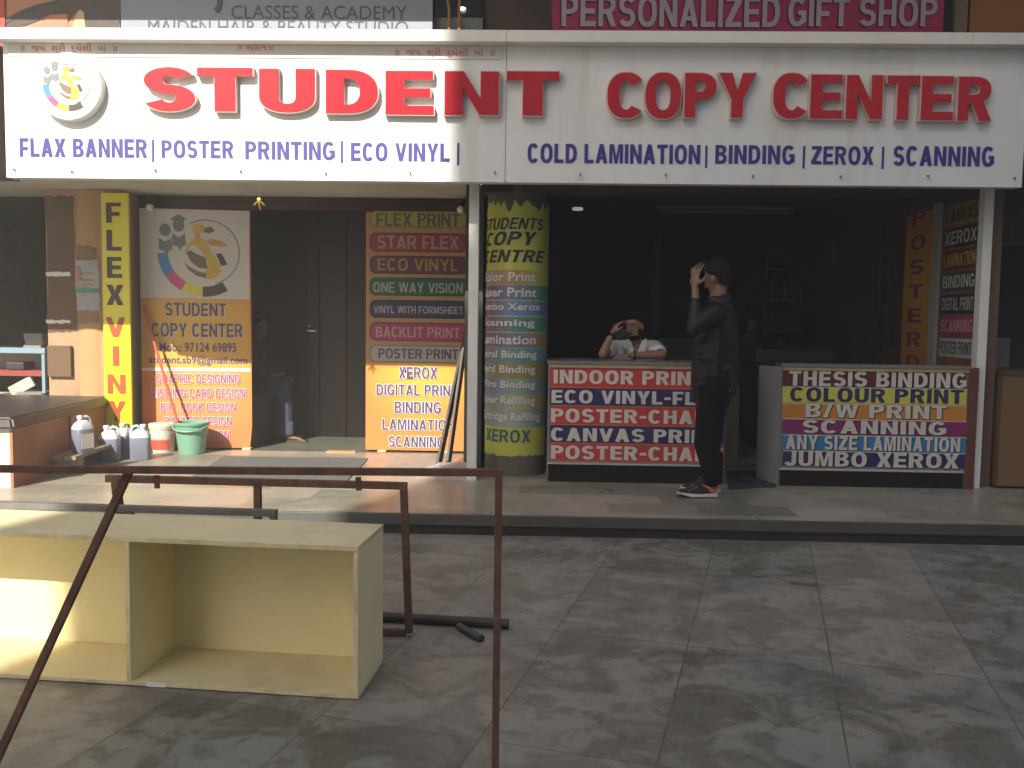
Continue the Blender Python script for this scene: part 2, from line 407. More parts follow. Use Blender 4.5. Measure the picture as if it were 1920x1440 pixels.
WHITE = mat('white acrylic', (.725, .745, .755), .35, .04, 2, dirt=.12, dirtcol=(.5, .46, .38))
def streaks(M, sc, amt, col):
    t = M.node_tree; b = t.nodes['Principled BSDF']; src = b.inputs['Base Color'].links[0].from_socket
    tc = t.nodes.new('ShaderNodeTexCoord'); mp = t.nodes.new('ShaderNodeMapping'); mp.inputs['Scale'].default_value = sc
    n = t.nodes.new('ShaderNodeTexNoise'); n.inputs['Scale'].default_value = 1; n.inputs['Detail'].default_value = 7; n.inputs['Roughness'].default_value = .6
    t.links.new(tc.outputs['Object'], mp.inputs[0]); t.links.new(mp.outputs[0], n.inputs['Vector'])
    r = t.nodes.new('ShaderNodeValToRGB'); r.color_ramp.elements[0].position = .5; r.color_ramp.elements[1].position = .78; r.color_ramp.elements[1].color = (amt, amt, amt, 1)
    t.links.new(n.outputs[0], r.inputs[0]); x = t.nodes.new('ShaderNodeMix'); x.data_type = 'RGBA'; x.inputs[7].default_value = (*col, 1)
    t.links.new(r.outputs[0], x.inputs[0]); t.links.new(src, x.inputs[6]); t.links.new(x.outputs[2], b.inputs['Base Color'])
streaks(WHITE, (5, 5, .35), .5, (.52, .49, .42))
CORN = mat('cream cornice', (.70, .69, .65), .5, .06, 3, dirt=.25, dirtcol=(.40, .36, .28))
STRIPW = mat('frosted strip', (.60, .585, .585), .5, .04, 3)
RED = mat('red letter acrylic', (.45, .016, .028), .22, .08, 3)
TRIM = mat('letter return', (.62, .48, .44), .4, .06, 8)
NAVY = mat('indigo vinyl', (.045, .035, .24), .45, .1, 8)
GRED = mat('faded red print', (.50, .16, .17), .6, .2, 30)
PALEW = mat('pale print', (.62, .61, .58), .5, .06, 20)
BLACKP = mat('black print', (.025, .022, .03), .5, .1, 10)
PURP = mat('purple print', (.085, .055, .17), .5, .1, 10)
PINKT = mat('pink print', (.60, .055, .15), .5, .1, 10)
WOUT = mat('white print', (.78, .76, .72), .5, .05, 10)
SHADE = mat('dark outline print', (.22, .10, .07), .6, .1, 10)
RUST = mat('rusty steel', (.16, .082, .055), .75, .5, 26, bump=.6, dirt=.75, dirtcol=(.06, .034, .026))
GREYST = mat('grey steel', (.16, .15, .145), .6, .2, 14, bump=.2, dirt=.4)
CREAM = mat('cream plywood', (.84, .75, .43), .6, .06, 5, bump=.15, dirt=.25, dirtcol=(.52, .43, .24))
DUSTY = mat('dusty cream plywood', (.72, .63, .38), .7, .12, 4, bump=.2, dirt=.65, dirtcol=(.40, .34, .22))
CREAMX = mat('cream ply edge', (.74, .66, .40), .7, .12, 22, bump=.3, dirt=.6, dirtcol=(.36, .27, .15))
GALV = mat('white painted post', (.74, .75, .75), .4, .06, 5, dirt=.3, dirtcol=(.3, .28, .24))
DARKW = mat('dark stained wood', (.030, .022, .019), .5, .3, 5, bump=.1)
DKRED = mat('dark red wood', (.05, .014, .013), .5, .25, 6)
GROUND = tile_mat('marble slab paving', R(14.7), .59, 1.10, (.32, .285, .245), (.235, .235, .20), (.10, .092, .076), .0035, (.105, .096, .074), .78, .45, pscale=3.0, tint=(.20, .205, .185), loc=(.30, -.54, 0))
FLOOR = tile_mat('marble strip floor', R(0), .62, .31, (.42, .38, .31), (.18, .182, .148), (.13, .12, .10), .003, (.20, .175, .13), .45, .28, offset=.37, pscale=1.7, tint=(.36, .325, .26), loc=(.1, .05, 0))
KOTA = tile_mat('green kota stone', 0, .9, .6, (.15, .155, .115), (.125, .13, .10), (.08, .08, .07), .004, (.09, .09, .07), .4, .4)
RISER = mat('green grey riser stone', (.085, .085, .075), .5, .2, 6, dirt=.5, dirtcol=(.03, .03, .027))
RISER2 = mat('dark red granite', (.035, .022, .020), .45, .25, 9, dirt=.3)
SKIN = mat('brown skin', (.20, .105, .065), .5, .10, 20)
SKIN2 = mat('lighter brown skin', (.31, .165, .105), .5, .10, 20)  # lighter skin tone of the man at the left counter
HAIR = mat('black hair', (.006, .005, .005), .6, .3, 60, bump=.6, spec=.2)
SOFFIT = mat('dirty white plaster', (.64, .60, .53), .8, .1, 3, dirt=.5, dirtcol=(.28, .23, .18))
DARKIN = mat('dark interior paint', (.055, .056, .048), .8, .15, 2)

# ------------------------------------------------------------------ ground and platform
def sbox(name, x0, x1, y0, y1, z0, z1, M, bev=0):
    b = MB(); b.box(x0, x1, y0, y1, z0, z1, bev=bev); return struct(b.build(name, M))
b = MB(); b.box(-60, 60, -60, 40, -.3, 0); struct(b.build('ground', GROUND))
sbox('platform_floor', -14, 14, 5.72, 8.32, .10, G, FLOOR)
sbox('platform_floor', -14, 14, 8.32, 14, .06, G-.004, KOTA)
sbox('step_nosing', -14, 14, 5.695, 5.72, .062, G, RISER, bev=.006)
sbox('step_riser', -14, 14, 5.712, 5.80, -.01, .0615, RISER2)

# ------------------------------------------------------------------ the building the shop is in
BROWNW = mat('brown wall paint', (.10, .075, .06), .8, .2, 3, dirt=.4, bump=.1)
TANW = mat('tan wall plaster', (.42, .27, .165), .85, .14, 4, bump=.25, dirt=.5, dirtcol=(.20, .12, .07))
ORNG = mat('orange wall paint', (.42, .16, .05), .7, .15, 3, dirt=.35, dirtcol=(.2, .09, .04))
bld = thing('shop_building', 'long brown commercial building with open shopfronts under the white sign', 'building', (0, 8, 0))
def part(name, M, *a, parent=None, bev=0, **k):
    b = MB()
    for q in a: b.box(*q, bev=bev)
    return b.build(name, M, parent if parent is not None else bld, **k)
part('upper_wall', BROWNW, (-9, 9, 7.15, 7.35, 2.60, 7.5))
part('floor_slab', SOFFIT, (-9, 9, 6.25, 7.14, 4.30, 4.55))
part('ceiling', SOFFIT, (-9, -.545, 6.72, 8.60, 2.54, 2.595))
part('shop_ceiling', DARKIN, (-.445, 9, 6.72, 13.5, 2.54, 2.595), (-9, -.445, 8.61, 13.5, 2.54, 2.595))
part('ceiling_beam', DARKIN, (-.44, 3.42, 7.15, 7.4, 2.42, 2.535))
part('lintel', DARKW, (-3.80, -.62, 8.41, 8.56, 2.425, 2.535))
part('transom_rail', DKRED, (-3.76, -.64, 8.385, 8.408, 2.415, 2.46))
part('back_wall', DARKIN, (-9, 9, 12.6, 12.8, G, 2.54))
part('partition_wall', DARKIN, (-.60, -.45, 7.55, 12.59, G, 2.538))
SIDEW = mat('dull brown side wall', (.13, .08, .05), .8, .15, 3)
part('side_wall', SIDEW, (3.46, 3.62, 7.06, 12.59, G, 2.538))
wl = at(86, 500, Y=8.05).x; wr = at(150, 500, Y=8.05).x
part('tan_wall', TANW, (wl, -3.78, 8.06, 8.6, G, 2.538))
part('side_wall', TANW, (-9, wl-2.4, 7.6, 12, G, 2.538))
# shade of the upper tan wall painted in brown, and torn paint
PATCH = mat('brown board and wall shade', (.16, .095, .055), .9, .2, 8, bump=.4, dirt=.4)
def ragged(u0, u1, v0, v1, j, k=9):
    p = []
    for a, c in (((u0, v0), (u1, v0)), ((u1, v0), (u1, v1)), ((u1, v1), (u0, v1)), ((u0, v1), (u0, v0))):
        for i in range(k):
            f = i/k; p.append((a[0]+(c[0]-a[0])*f+random.uniform(-j, j), a[1]+(c[1]-a[1])*f+random.uniform(-j, j)))
    return p
q = bx(86, 368, 141, 622, 8.06); flat('shade_patch', ragged(q[0]+.012, q[1], q[2], q[3], .012), fy(8.06), .004, PATCH, bld)
for y0, y1 in ((510, 518), (600, 606)):
    q = bx(87, y0, 133, y1, 8.06); flat('torn_paper', ragged(*q, .006), fy(8.06), .008, WOUT, bld)
q = bx(93, 648, 137, 706, 8.06); b = MB(); b.box(q[0], q[1], 8.02, 8.058, q[2], q[3], bev=.006)
tag(b.build('wall_board', PATCH), 'dark brown board fixed to the tan wall left of the orange column', 'board')

# opposite side of the lane: unseen block, edge stepped and wall paled to shade and fill the frontage
opp = thing('opposite_building', 'tall plain unseen building across the lane, shaped to shade the shops', 'building', (0, -12, 0))
OPP = mat('opposite wall', (.74, .70, .64), .85, .1, 2)
part('wall', OPP, (-6.62, 26, -14, -10, 0, 15.75), (-6.30, 26, -14, -10, 15.75, 18.2), parent=opp)

# ------------------------------------------------------------------ fascia sign
YS = 6.6
sg = thing('shop_sign', 'long white fascia sign reading STUDENT COPY CENTER in raised red letters', 'sign', (0, YS, 2.4))
xl, xm, xr = at(12, 333, Y=YS).x, at(947, 340, Y=YS).x, at(1916, 351, Y=YS).x
b = MB(); b.box(xl, xm-.0015, YS, YS+.10, 2.414, 3.44, bev=.002); b.build('sign_board', WHITE, sg)
b = MB(); b.box(xm+.0015, xr, YS+.002, YS+.10, 2.414, 3.44, bev=.002); b.build('sign_board', WHITE, sg)
YC = YS-.103
for x0, x1 in ((xl-.10, xm-.001), (xm+.001, at(1824, 70, Y=YC).x), (at(1824, 70, Y=YC).x+.002, xr+.35)):
    b = MB(); b.box(x0, x1, YC, YS-.002, 3.392, 3.474, bev=.004); b.build('cornice', CORN, sg)
b = MB(); b.box(xl-.04, xr+.04, YS+.101, 6.72, 2.43, 3.46); b.build('sign_backing', BROWNW, sg)
q = bx(16, 76, 943, 109, YS); b = MB(); b.box(q[0], q[1], YS-.006, YS-.001, q[2], 3.388); b.build('blessing_strip', STRIPW, sg)
f = fy(YS)
for s, x in (('॥  જય  શ્રી  દુધેશી  માં  ॥', (41, 82, 220, 101)), ('॥ શ્રી૧॥', (447, 82, 512, 98)), ('॥  જય  શ્રી  દુધેશી  માં  ॥', (742, 90, 927, 109))):
    txt(sg, s, f, bx(*x, YS), GRED, off=.012, n=.0085)
LET = [('S', 270, 126, 365, 208), ('T', 370, 127, 473, 208), ('U', 486, 129, 590, 210), ('D', 611, 131, 708, 212), ('E', 723, 133, 813, 214),
       ('N', 834, 134, 935, 215), ('T', 950, 134, 1048, 216), ('C', 1139, 136, 1203, 221), ('O', 1210, 136, 1277, 222), ('P', 1284, 137, 1343, 220),
       ('Y', 1348, 137, 1417, 220), ('C', 1450, 137, 1513, 222), ('E', 1520, 140, 1580, 222), ('N', 1587, 141, 1655, 223), ('T', 1663, 142, 1724, 224),
       ('E', 1728, 143, 1788, 225), ('R', 1797, 144, 1860, 226)]
for ch, x0, y0, x1, y1 in LET:
    wide = .066 if x1 < 1100 else .056
    qq = bx(x0, y0, x1, y1, YS-.055)
    e = .008
    lt = txt(sg, ch, f, (qq[0]-e, qq[1]+e, qq[2]-e, qq[3]+e), TRIM, off=wide, n=.001, name='letter', thick=.050)
    txt(lt, ch, f, qq, RED, off=wide-.004, n=.051, name='letter_face', thick=.006)
for s, x0, y0, x1, y1 in (('FLAX BANNER', 37, 260, 276, 295), ('POSTER', 303, 263, 438, 297), ('PRINTING', 460, 265, 628, 300), ('ECO VINYL', 658, 268, 843, 303),
                          ('COLD LAMINATION', 989, 270, 1313, 307), ('BINDING', 1341, 272, 1490, 308), ('ZEROX', 1521, 274, 1638, 309), ('SCANNING', 1675, 274, 1864, 312)):
    txt(sg, s, f, bx(x0, y0, x1, y1, YS), NAVY, off=.050, n=.003)
for x, y in ((287, 283), (641, 285), (859, 289), (1324, 294), (1507, 295), (1655, 296)):
    q = bx(x-2, y-21, x+2, y+21, YS); flat('lettering', rect(*q), f, .004, NAVY, sg)
for x, y in ((28, 318), (136, 322), (292, 319), (452, 321), (611, 325), (769, 324), (928, 323), (1088, 327), (1248, 328), (1411, 330), (1575, 331), (1739, 330), (1901, 334)):
    p = at(x, y, Y=YS); b = MB(); b.cyl((p.x, YS-.022, p.z), (p.x, YS+.001, p.z), .006, n=8); b.bar((p.x, YS-.02, p.z+.004), (p.x+.003, YS-.02, p.z-.022), .006); b.build('nail', GREYST, sg)

ns = thing('neighbour_sign', 'dim brown signboard past the left end of the white sign', 'sign', (-6, 6.75, 2.4))
b = MB(); b.box(-9, xl-.07, 6.61, 6.9, 2.43, 3.40, bev=.003); b.build('board', BROWNW, ns)
b = MB(); b.box(-9, xl-.065, 6.60, 6.609, 2.44, 2.50); b.build('edge_strip', GREYST, ns)
CY_, MG_, YL_, BK_ = (mat(n, c, .5, .08, 10) for n, c in (('cyan print', (.06, .24, .60)), ('magenta print', (.62, .08, .22)), ('yellow print', (.72, .62, .08)), ('charcoal print', (.06, .05, .055))))
GOLD = mat('gold print', (.62, .42, .06), .5, .3, 14); SLATE = mat('slate print', (.17, .21, .22), .5, .08, 10); RINGP = mat('grey ring print', (.17, .16, .22), .5, .05, 10)
BRNP = mat('brown print', (.20, .13, .09), .5, .3, 14)
GOLDO = mat('orange gold print', (.62, .31, .07), .5, .2, 14)
def emblem(par, f, cx, cy, k, n):
    """ring with a gold running figure, a colour arc and two students; k = ring radius"""
    A = lambda name, pts, M, dn=0: flat(name, [(cx+x*k, cy+y*k) for x, y in pts], f, n+dn, M, par, .0012)
    A('ring', arcband(0, 0, .97, 1.0, -75, 118, 40), RINGP)
    A('colour_arc', arcband(-.08, .02, 1.07, 1.38, 183, 214, 12), CY_); A('colour_arc', arcband(-.08, .02, 1.07, 1.38, 214, 240, 12), MG_)
    A('colour_arc', arcband(-.08, .02, 1.07, 1.38, 240, 268, 12), YL_); A('colour_arc', arcband(-.08, .02, 1.07, 1.38, 268, 301, 12), BK_)
    # the figure: a bent body, two limbs and a bowl
    A('figure', [(-.42, .78), (-.30, .86), (-.12, .84), (-.02, .74), (-.14, .62), (-.2, .48), (-.02, .34), (.16, .0), (.40, -.36), (.42, -.62), (.22, -.80), (-.1, -.82), (-.02, -.6), (.04, -.3), (-.14, .04), (-.34, .22), (-.5, .18), (-.62, -.1), (-.6, .16), (-.46, .36), (-.32, .46), (-.36, .6)], GOLD)
    A('figure', [(-.02, .36), (.2, .42), (.5, .34), (.66, .2), (.4, .19), (.12, .22)], GOLDO)
    A('figure', [(-.60, -.02), (-.48, .06), (-.3, -.06), (-.02, -.16), (.02, -.5), (-.22, -.48), (-.46, -.3)], BRNP, .0004)
    A('figure', [(-.66, -.3), (-.52, -.44), (-.26, -.58), (0, -.64), (-.04, -.78), (-.3, -.72), (-.56, -.52)], BRNP, .0004)
    A('figure', [(-.02, .74), (.14, .80), (.26, .66), (.10, .58), (-.1, .62)], BRNP, .0004)
    A('figure', [(.28, -.04), (.46, -.02), (.62, -.36), (.44, -.40)], BK_)
    for ox, oy, cap in ((-1.22, .66, 0), (-.82, .80, 1)):
        A('student', [(ox+.17*math.cos(R(a)), oy+.19*math.sin(R(a))) for a in range(0, 360, 15)], SLATE)
        A('student', [(ox-.19, oy-.24), (ox, oy-.36), (ox+.19, oy-.24), (ox+.21, oy-.58), (ox+.1, oy-.64), (ox+.06, oy-.76), (ox-.04, oy-.64), (ox-.19, oy-.6)], SLATE)
        if cap: A('student', [(ox-.24, oy+.2), (ox, oy+.34), (ox+.24, oy+.2), (ox+.16, oy+.14), (ox+.16, oy+.06), (ox-.16, oy+.06), (ox-.16, oy+.14)], SLATE, .0004)
YD = YS-.07
c = at(128, 162, Y=YD); rw = (at(190, 162, Y=YD).x-at(66, 162, Y=YD).x)/2
b = MB(); b.cyl((c.x, YS-.001, c.z), (c.x, YD+.008, c.z), rw, n=64); b.cyl((c.x, YD+.008, c.z), (c.x, YD, c.z), rw, rw-.008, n=64)
disc = b.build('logo_disc', CORN, sg, smooth=40)
e = at(133, 157, Y=YD); emblem(disc, fy(YD), e.x, e.z, (at(170, 157, Y=YD).x-at(97, 157, Y=YD).x)/2, .003)

# ------------------------------------------------------------------ things on the wall above the sign
YB = 7.0
BLUEG = mat('grey blue banner', (.25, .29, .36), .5, .06, 3)
bb = thing('studio_banner', 'pale blue grey beauty studio banner above the left half of the white sign', 'banner', (-2, YB, 3.4))
def pan(par, name, M, px, Y, z0=None, z1=None, th=.03):
    q = bx(*px, Y); b = MB(); b.box(q[0], q[1], Y, Y+th, q[2] if z0 is None else z0, q[3] if z1 is None else z1); return b.build(name, M, par)
pan(bb, 'banner_sheet', BLUEG, (226, -60, 811, 50), YB, z0=3.30)
GREYT = mat('grey print', (.06, .063, .08), .5, .1, 10)
f = fy(YB)
txt(bb, 'Vraj Panchav', f, bx(262, -92, 770, 27, YB), mat('dark grey print', (.06, .055, .07), .5), off=.01, n=.004)
txt(bb, 'CLASSES & ACADEMY', f, bx(434, 11, 763, 36, YB), GREYT, off=-.004, n=.004)
txt(bb, 'MAIDEN HAIR & BEAUTY STUDIO', f, bx(278, 38, 765, 64, YB), GREYT, off=-.004, n=.004)
pp = thing('portrait_banner', 'banner with a blown up photo of dark hair, left of the studio banner', 'banner', (-3.6, YB, 3.4))
pan(pp, 'banner_sheet', mat('peach print', (.46, .21, .115), .5, .2, 3), (11, -60, 224, 50), YB+.005, z0=3.30)
HP = mat('hair print', (.055, .042, .035), .5, .4, 14)
f2 = fy(YB+.005)
def poly_px(name, pts, Y, n, M, par):
    return flat(name, [(p.x, p.z) for p in (at(x, y, Y=Y) for x, y in pts)], fy(Y), n, M, par)
poly_px('hair_print', [(222, -50), (228, 10), (222, 60), (165, 60), (158, 34), (150, 16), (138, 28), (128, 42), (127, 26), (95, 27), (70, 40), (45, 49), (10, 52), (12, 34), (40, 22), (75, 14), (105, 3), (125, -8), (120, -50)], YB+.005, .004, HP, pp)
poly_px('hair_print', [(11, 36), (40, 20), (70, 9), (110, 0), (110, 3), (72, 14), (42, 27), (12, 44)], YB+.005, .007, HP, pp)
poly_px('neck_print', [(150, 18), (158, 24), (161, 60), (137, 60), (140, 36)], YB+.005, .0065, mat('skin print', (.62, .42, .22), .5), pp)
poly_px('blouse_print', [(95, 30), (127, 28), (128, 60), (70, 60), (80, 44)], YB+.005, .0055, mat('coral print', (.50, .19, .11), .5, .1, 5), pp)
rb = thing('red_signboard', 'bright red signboard at the far upper left above the white sign', 'sign', (-4.3, YB, 3.4))
pan(rb, 'panel_sheet', mat('red panel paint', (.48, .05, .03), .5), (-60, -60, 8, 60), YB-.01, z0=3.2)
wd = thing('upper_window', 'dark upper window with a lit lamp between the blue banner and brown wall', 'window', (-.4, 7.14, 3.4))
pan(wd, 'pane', mat('dark glass', (.012, .014, .016), .08, .1, 2), (813, -60, 905, 32), 7.12, th=.02)
pan(wd, 'sill_panel', mat('grey sill panel', (.20, .215, .215), .4, .05, 4), (813, 33, 905, 50), 7.10, z0=3.3)
for x0, y0, x1, y1 in ((832, -30, 842, 14), (842, 14, 842, 56), (862, -30, 861, 56)):
    a, c = at(x0, y0, Y=7.05), at(x1, y1, Y=7.05); b = MB(); b.cyl(a, c, .011, n=10)
    tag(b.build('service_pipe', mat('orange pipe', (.40, .17, .06), .5)), 'straight orange pipe standing in front of the upper window' if x0 == 862 else ('bent brown pipe beside the upper window, its slanting upper length' if x0 == 832 else 'bent brown pipe beside the upper window, its upright lower length'), 'pipe', 'pipes at the upper window')
p = at(866, 16, Y=7.09); b = MB(); b.ball(p, (.03, .02, .011)); tag(b.build('ceiling_lamp', mat('lit lamp', (.9, .85, .6), .4, emit=((1, .9, .65), 3))), 'small lit oval lamp glowing in the upper window', 'lamp')
gs = thing('gift_shop_sign', 'crimson sign reading PERSONALIZED GIFT SHOP above the right half of the white sign', 'sign', (1.8, YB, 3.4))
CRIM = mat('crimson sign sheet', (.42, .025, .10), .45, .1, 3); LILAC = mat('lilac grey print', (.47, .42, .50), .5, .05, 10); DKC = mat('dark crimson print', (.14, .008, .03), .5)
q = bx(1034, -70, 1771, 58, YB); b = MB(); b.sheet([(q[0], q[3]), (q[0]+.003, q[3]-.35), (q[0]+.045, 3.3), (q[1], 3.3), (q[1], q[3])], fy(YB), -.03, 0); b.build('sign_sheet', CRIM, gs)
txt(gs, 'PERSONALIZED', fy(YB), bx(1053, -8, 1462, 51, YB), LILAC, off=.034, n=.005, shadow=(DKC, .004, -.012, -.014))
txt(gs, 'GIFT', fy(YB), bx(1478, -5, 1592, 50, YB), LILAC, off=.034, n=.005, shadow=(DKC, .004, -.012, -.014))
txt(gs, 'SHOP', fy(YB), bx(1612, -4, 1757, 50, YB), LILAC, off=.034, n=.005, shadow=(DKC, .004, -.012, -.014))
pan(bld, 'pilaster', mat('beige pilaster', (.25, .19, .13), .8, .15, 4, dirt=.3), (1792, -60, 1816, 50), 7.08, z0=2.7, z1=4.29, th=.068)
pan(bld, 'orange_panel', ORNG, (1820, -60, 2100, 56), 7.11, z0=2.7, z1=4.29, th=.038)

# ------------------------------------------------------------------ posts and columns
def post(x0, x1, y0, Y, label):
    b = MB(); b.box(at(x0, 600, Y=Y).x, at(x1, 600, Y=Y).x, Y, Y+.09, G, 2.538, bev=.004)
    return tag(b.build('white_post', GALV), label, 'post', 'white square posts of the shopfront')
post(877.5, 896, 900, 6.93, 'white square post between the sign panel and the yellow poster column')
post(1835.5, 1853, 910, 6.99, 'white square post at the right end of the counters')

# round column with the wrapped poster
cc = (-.155, 7.40); CR = .252
pc = thing('poster_column', 'round grey column wrapped in a yellow poster listing copying services', 'column', (cc[0], cc[1], G))
CONC = mat('bare grey concrete', (.13, .115, .10), .9, .2, 9, bump=.4, dirt=.6, dirtcol=(.05, .045, .04))
b = MB(); b.cyl((*cc, G), (*cc, 2.538), CR, n=64); b.build('shaft', CONC, pc, smooth=40)
zc = lambda y: at(965, y, Y=7.155).z
u_ = lambda px: math.asin(max(-.98, min(.98, ((at(px, 600, Y=7.2).x)-cc[0])/CR)))*CR
fc = fcyl(*cc, CR)
def wrap(name, u0, u1, v0, v1, n, M, jag0=0, jag1=0):
    bm = bmesh.new(); k = 60; rows = 3; g = []
    for j in range(rows+1):
        row = []
        for i in range(k+1):
            v = v0+(v1-v0)*j/rows
            if j == 0 and jag0: v += abs(noise.noise((i*.31, 3.1, 0)))*jag0
            if j == rows and jag1: v -= abs(noise.noise((i*.17, 7.7, 0)))*jag1
            row.append(bm.verts.new(fc(u0+(u1-u0)*i/k, v, n)))
        g.append(row)
    for j in range(rows):
        for i in range(k): bm.faces.new((g[j][i], g[j][i+1], g[j+1][i+1], g[j+1][i]))
    me = bpy.data.meshes.new(name); bm.to_mesh(me); bm.free(); return link(name, me, M, pc, 1)
YEL = mat('lemon poster vinyl', (.50, .52, .08), .35, .12, 3, dirt=.3, dirtcol=(.42, .45, .14))
wrap('poster', -.42, .40, zc(857), zc(372), .004, YEL, .05, .16)
def band_mat(name, a, bb, cc_):
    M = bpy.data.materials.new(name); M.use_nodes = True; t = M.node_tree; L = t.links.new
    gm = t.nodes.new('ShaderNodeNewGeometry'); sx = t.nodes.new('ShaderNodeSeparateXYZ'); L(gm.outputs['Position'], sx.inputs[0])
    mr = t.nodes.new('ShaderNodeMapRange'); mr.inputs[1].default_value = cc[0]-CR; mr.inputs[2].default_value = cc[0]+CR; L(sx.outputs[0], mr.inputs[0])
    r = t.nodes.new('ShaderNodeValToRGB'); r.color_ramp.elements[0].color = (*a, 1); r.color_ramp.elements[1].color = (*cc_, 1)
    e = r.color_ramp.elements.new(.5); e.color = (*bb, 1); L(mr.outputs[0], r.inputs[0])
    L(r.outputs[0], t.nodes['Principled BSDF'].inputs['Base Color']); t.nodes['Principled BSDF'].inputs['Roughness'].default_value = .4
    return M
GA, GB, GC, GD, GE, GF = (.26, .10, .22), (.14, .18, .34), (.42, .22, .05), (.04, .26, .12), (.10, .28, .36), (.30, .24, .06)
ROWS = [('Color Print', 509, 532, 528, 1002, (.34, .30, .22), (.40, .24, .08), (.50, .50, .06)), ('Laser Print', 538, 560, 557, 1004, GA, GB, GD), ('Jumbo Xerox', 567, 590, 586, 1012, GA, (.10, .26, .46), GB),
        ('Scanning', 597, 620, 616, 1002, GA, (.08, .24, .26), GD), ('Lamination', 627, 650, 646, 1004, GA, GB, GC), ('Spiral Binding', 656, 679, 676, 1006, (.2, .2, .25), (.12, .28, .30), GE),
        ('Hard Binding', 684, 708, 704, 1004, (.26, .22, .2), GF, GF), ('Wiro Binding', 713, 738, 732, 1004, GB, (.28, .36, .33), GE), ('Toner Refilling', 742, 768, 763, 1004, (.22, .22, .28), (.42, .44, .26), GF),
        ('Cartridge Refilling', 772, 799, 794, 1014, (.24, .28, .30), (.34, .40, .36), GE)]
for i, (s, y0, y1, yb, xe, a, bb_, c_) in enumerate(ROWS):
    wrap('text_band', -.40, .385, zc(y1+2), zc(y0-3), .006, band_mat('band %d' % i, a, bb_, c_))
    txt(pc, s, fc, (u_(900)-.03, u_(xe), zc(yb), zc(y0+1)), PALEW, off=.033, n=.009, shadow=(BLACKP, .012, .002, -.003))
txt(pc, 'STUDENTS', fc, (u_(903)-.02, u_(1015), zc(430), zc(408)), BLACKP, off=.035, n=.008, sh=.25)
txt(pc, 'COPY', fc, (u_(912), u_(1004), zc(460), zc(434)), BLACKP, off=.045, n=.008, sh=.25)
txt(pc, 'CENTRE', fc, (u_(903)-.015, u_(1018), zc(492), zc(468)), BLACKP, off=.045, n=.008, sh=.25)
txt(pc, 'XEROX', fc, (u_(915), u_(997), zc(830), zc(806)), mat('teal print', (.03, .12, .14), .5), off=.035, n=.008)

# orange column with torn papers and the tall yellow FLEX VINYL board
oc = (-3.93, 8.06); OR_ = .285
ocol = thing('orange_column', 'round orange column with torn paper notices behind the tall yellow board', 'column', (oc[0], oc[1], G))
ORC = mat('orange column paint', (.46, .27, .12), .7, .14, 3, dirt=.35, dirtcol=(.30, .15, .07), bump=.1)
oc = (at(190, 500, Y=8.30).x, 8.30); OR_ = at(190, 500, Y=8.30).x-at(139, 500, Y=8.30).x
b = MB(); b.cyl((*oc, G), (*oc, 2.536), OR_, n=64); b.build('shaft', ORC, ocol, smooth=40)
fo = fcyl(*oc, OR_); Yo = oc[1]-OR_*.8
uo = lambda px: math.asin(max(-.97, min(.97, (at(px, 550, Y=Yo).x-oc[0])/OR_)))*OR_
zo = lambda y: at(165, y, Y=Yo).z
def opatch(name, x0, x1, y0, y1, n, M, j=.012):
    p = ragged(uo(x0), uo(x1), zo(y1), zo(y0), j); bm = bmesh.new()
    f_ = bm.faces.new([bm.verts.new((u, v, 0)) for u, v in p])
    bmesh.ops.triangulate(bm, faces=[f_]); bmesh.ops.subdivide_edges(bm, edges=bm.edges, cuts=3)
    for v in bm.verts: v.co = fo(v.co.x, v.co.y, n)
    me = bpy.data.meshes.new(name); bm.to_mesh(me); bm.free(); return link(name, me, M, ocol, 1)
opatch('torn_paper', 141, 186, 462, 492, .006, mat('stained brown paper', (.25, .16, .09), .9, .3, 20), .02)
opatch('paper_notice', 142, 190, 489, 582, .010, mat('grey paper', (.40, .41, .42), .8, .1, 12), .006)
opatch('paper_stripe', 142, 190, 541, 549, .014, mat('green print', (.10, .30, .26), .7), .001)
opatch('paper_stripe', 140, 158, 500, 526, .014, mat('pink print stain', (.5, .22, .25), .7), .008)
opatch('torn_paper', 141, 186, 584, 606, .006, mat('bare column plaster', (.30, .19, .11), .9, .3, 20), .012)
YF = 7.99
fb = thing('flex_board', 'tall narrow yellow board reading FLEX VINYL down its length', 'sign', (-3.7, YF, G))
VY = mat('bright yellow vinyl', (.76, .68, .015), .4, .06, 4)
q0, q1 = at(189, 360, Y=YF).x, at(240, 360, Y=YF).x
b = MB(); b.box(q0, q1, YF, YF+.03, G+.02, 2.50, bev=.003); b.build('board', VY, fb)
RB = mat('brick red print', (.36, .075, .02), .5, .1, 10)
for ch, y0, y1, M in (('F', 380, 418, BLACKP), ('L', 431, 470, BLACKP), ('E', 482, 521, BLACKP), ('X', 534, 572, BLACKP), ('V', 595, 632, RB), ('I', 649, 686, RB), ('N', 702, 738, RB), ('Y', 752, 790, RB), ('L', 803, 841, RB)):
    w = {'I': 6, 'V': 18, 'N': 17, 'Y': 17, 'X': 16}.get(ch, 14); cx = 213+(y0-380)*.018
    txt(fb, ch, fy(YF), bx(cx-w, y0, cx+w, y1, YF), M, off=.05, n=.004)

# ------------------------------------------------------------------ left doorway
YD0 = 8.385
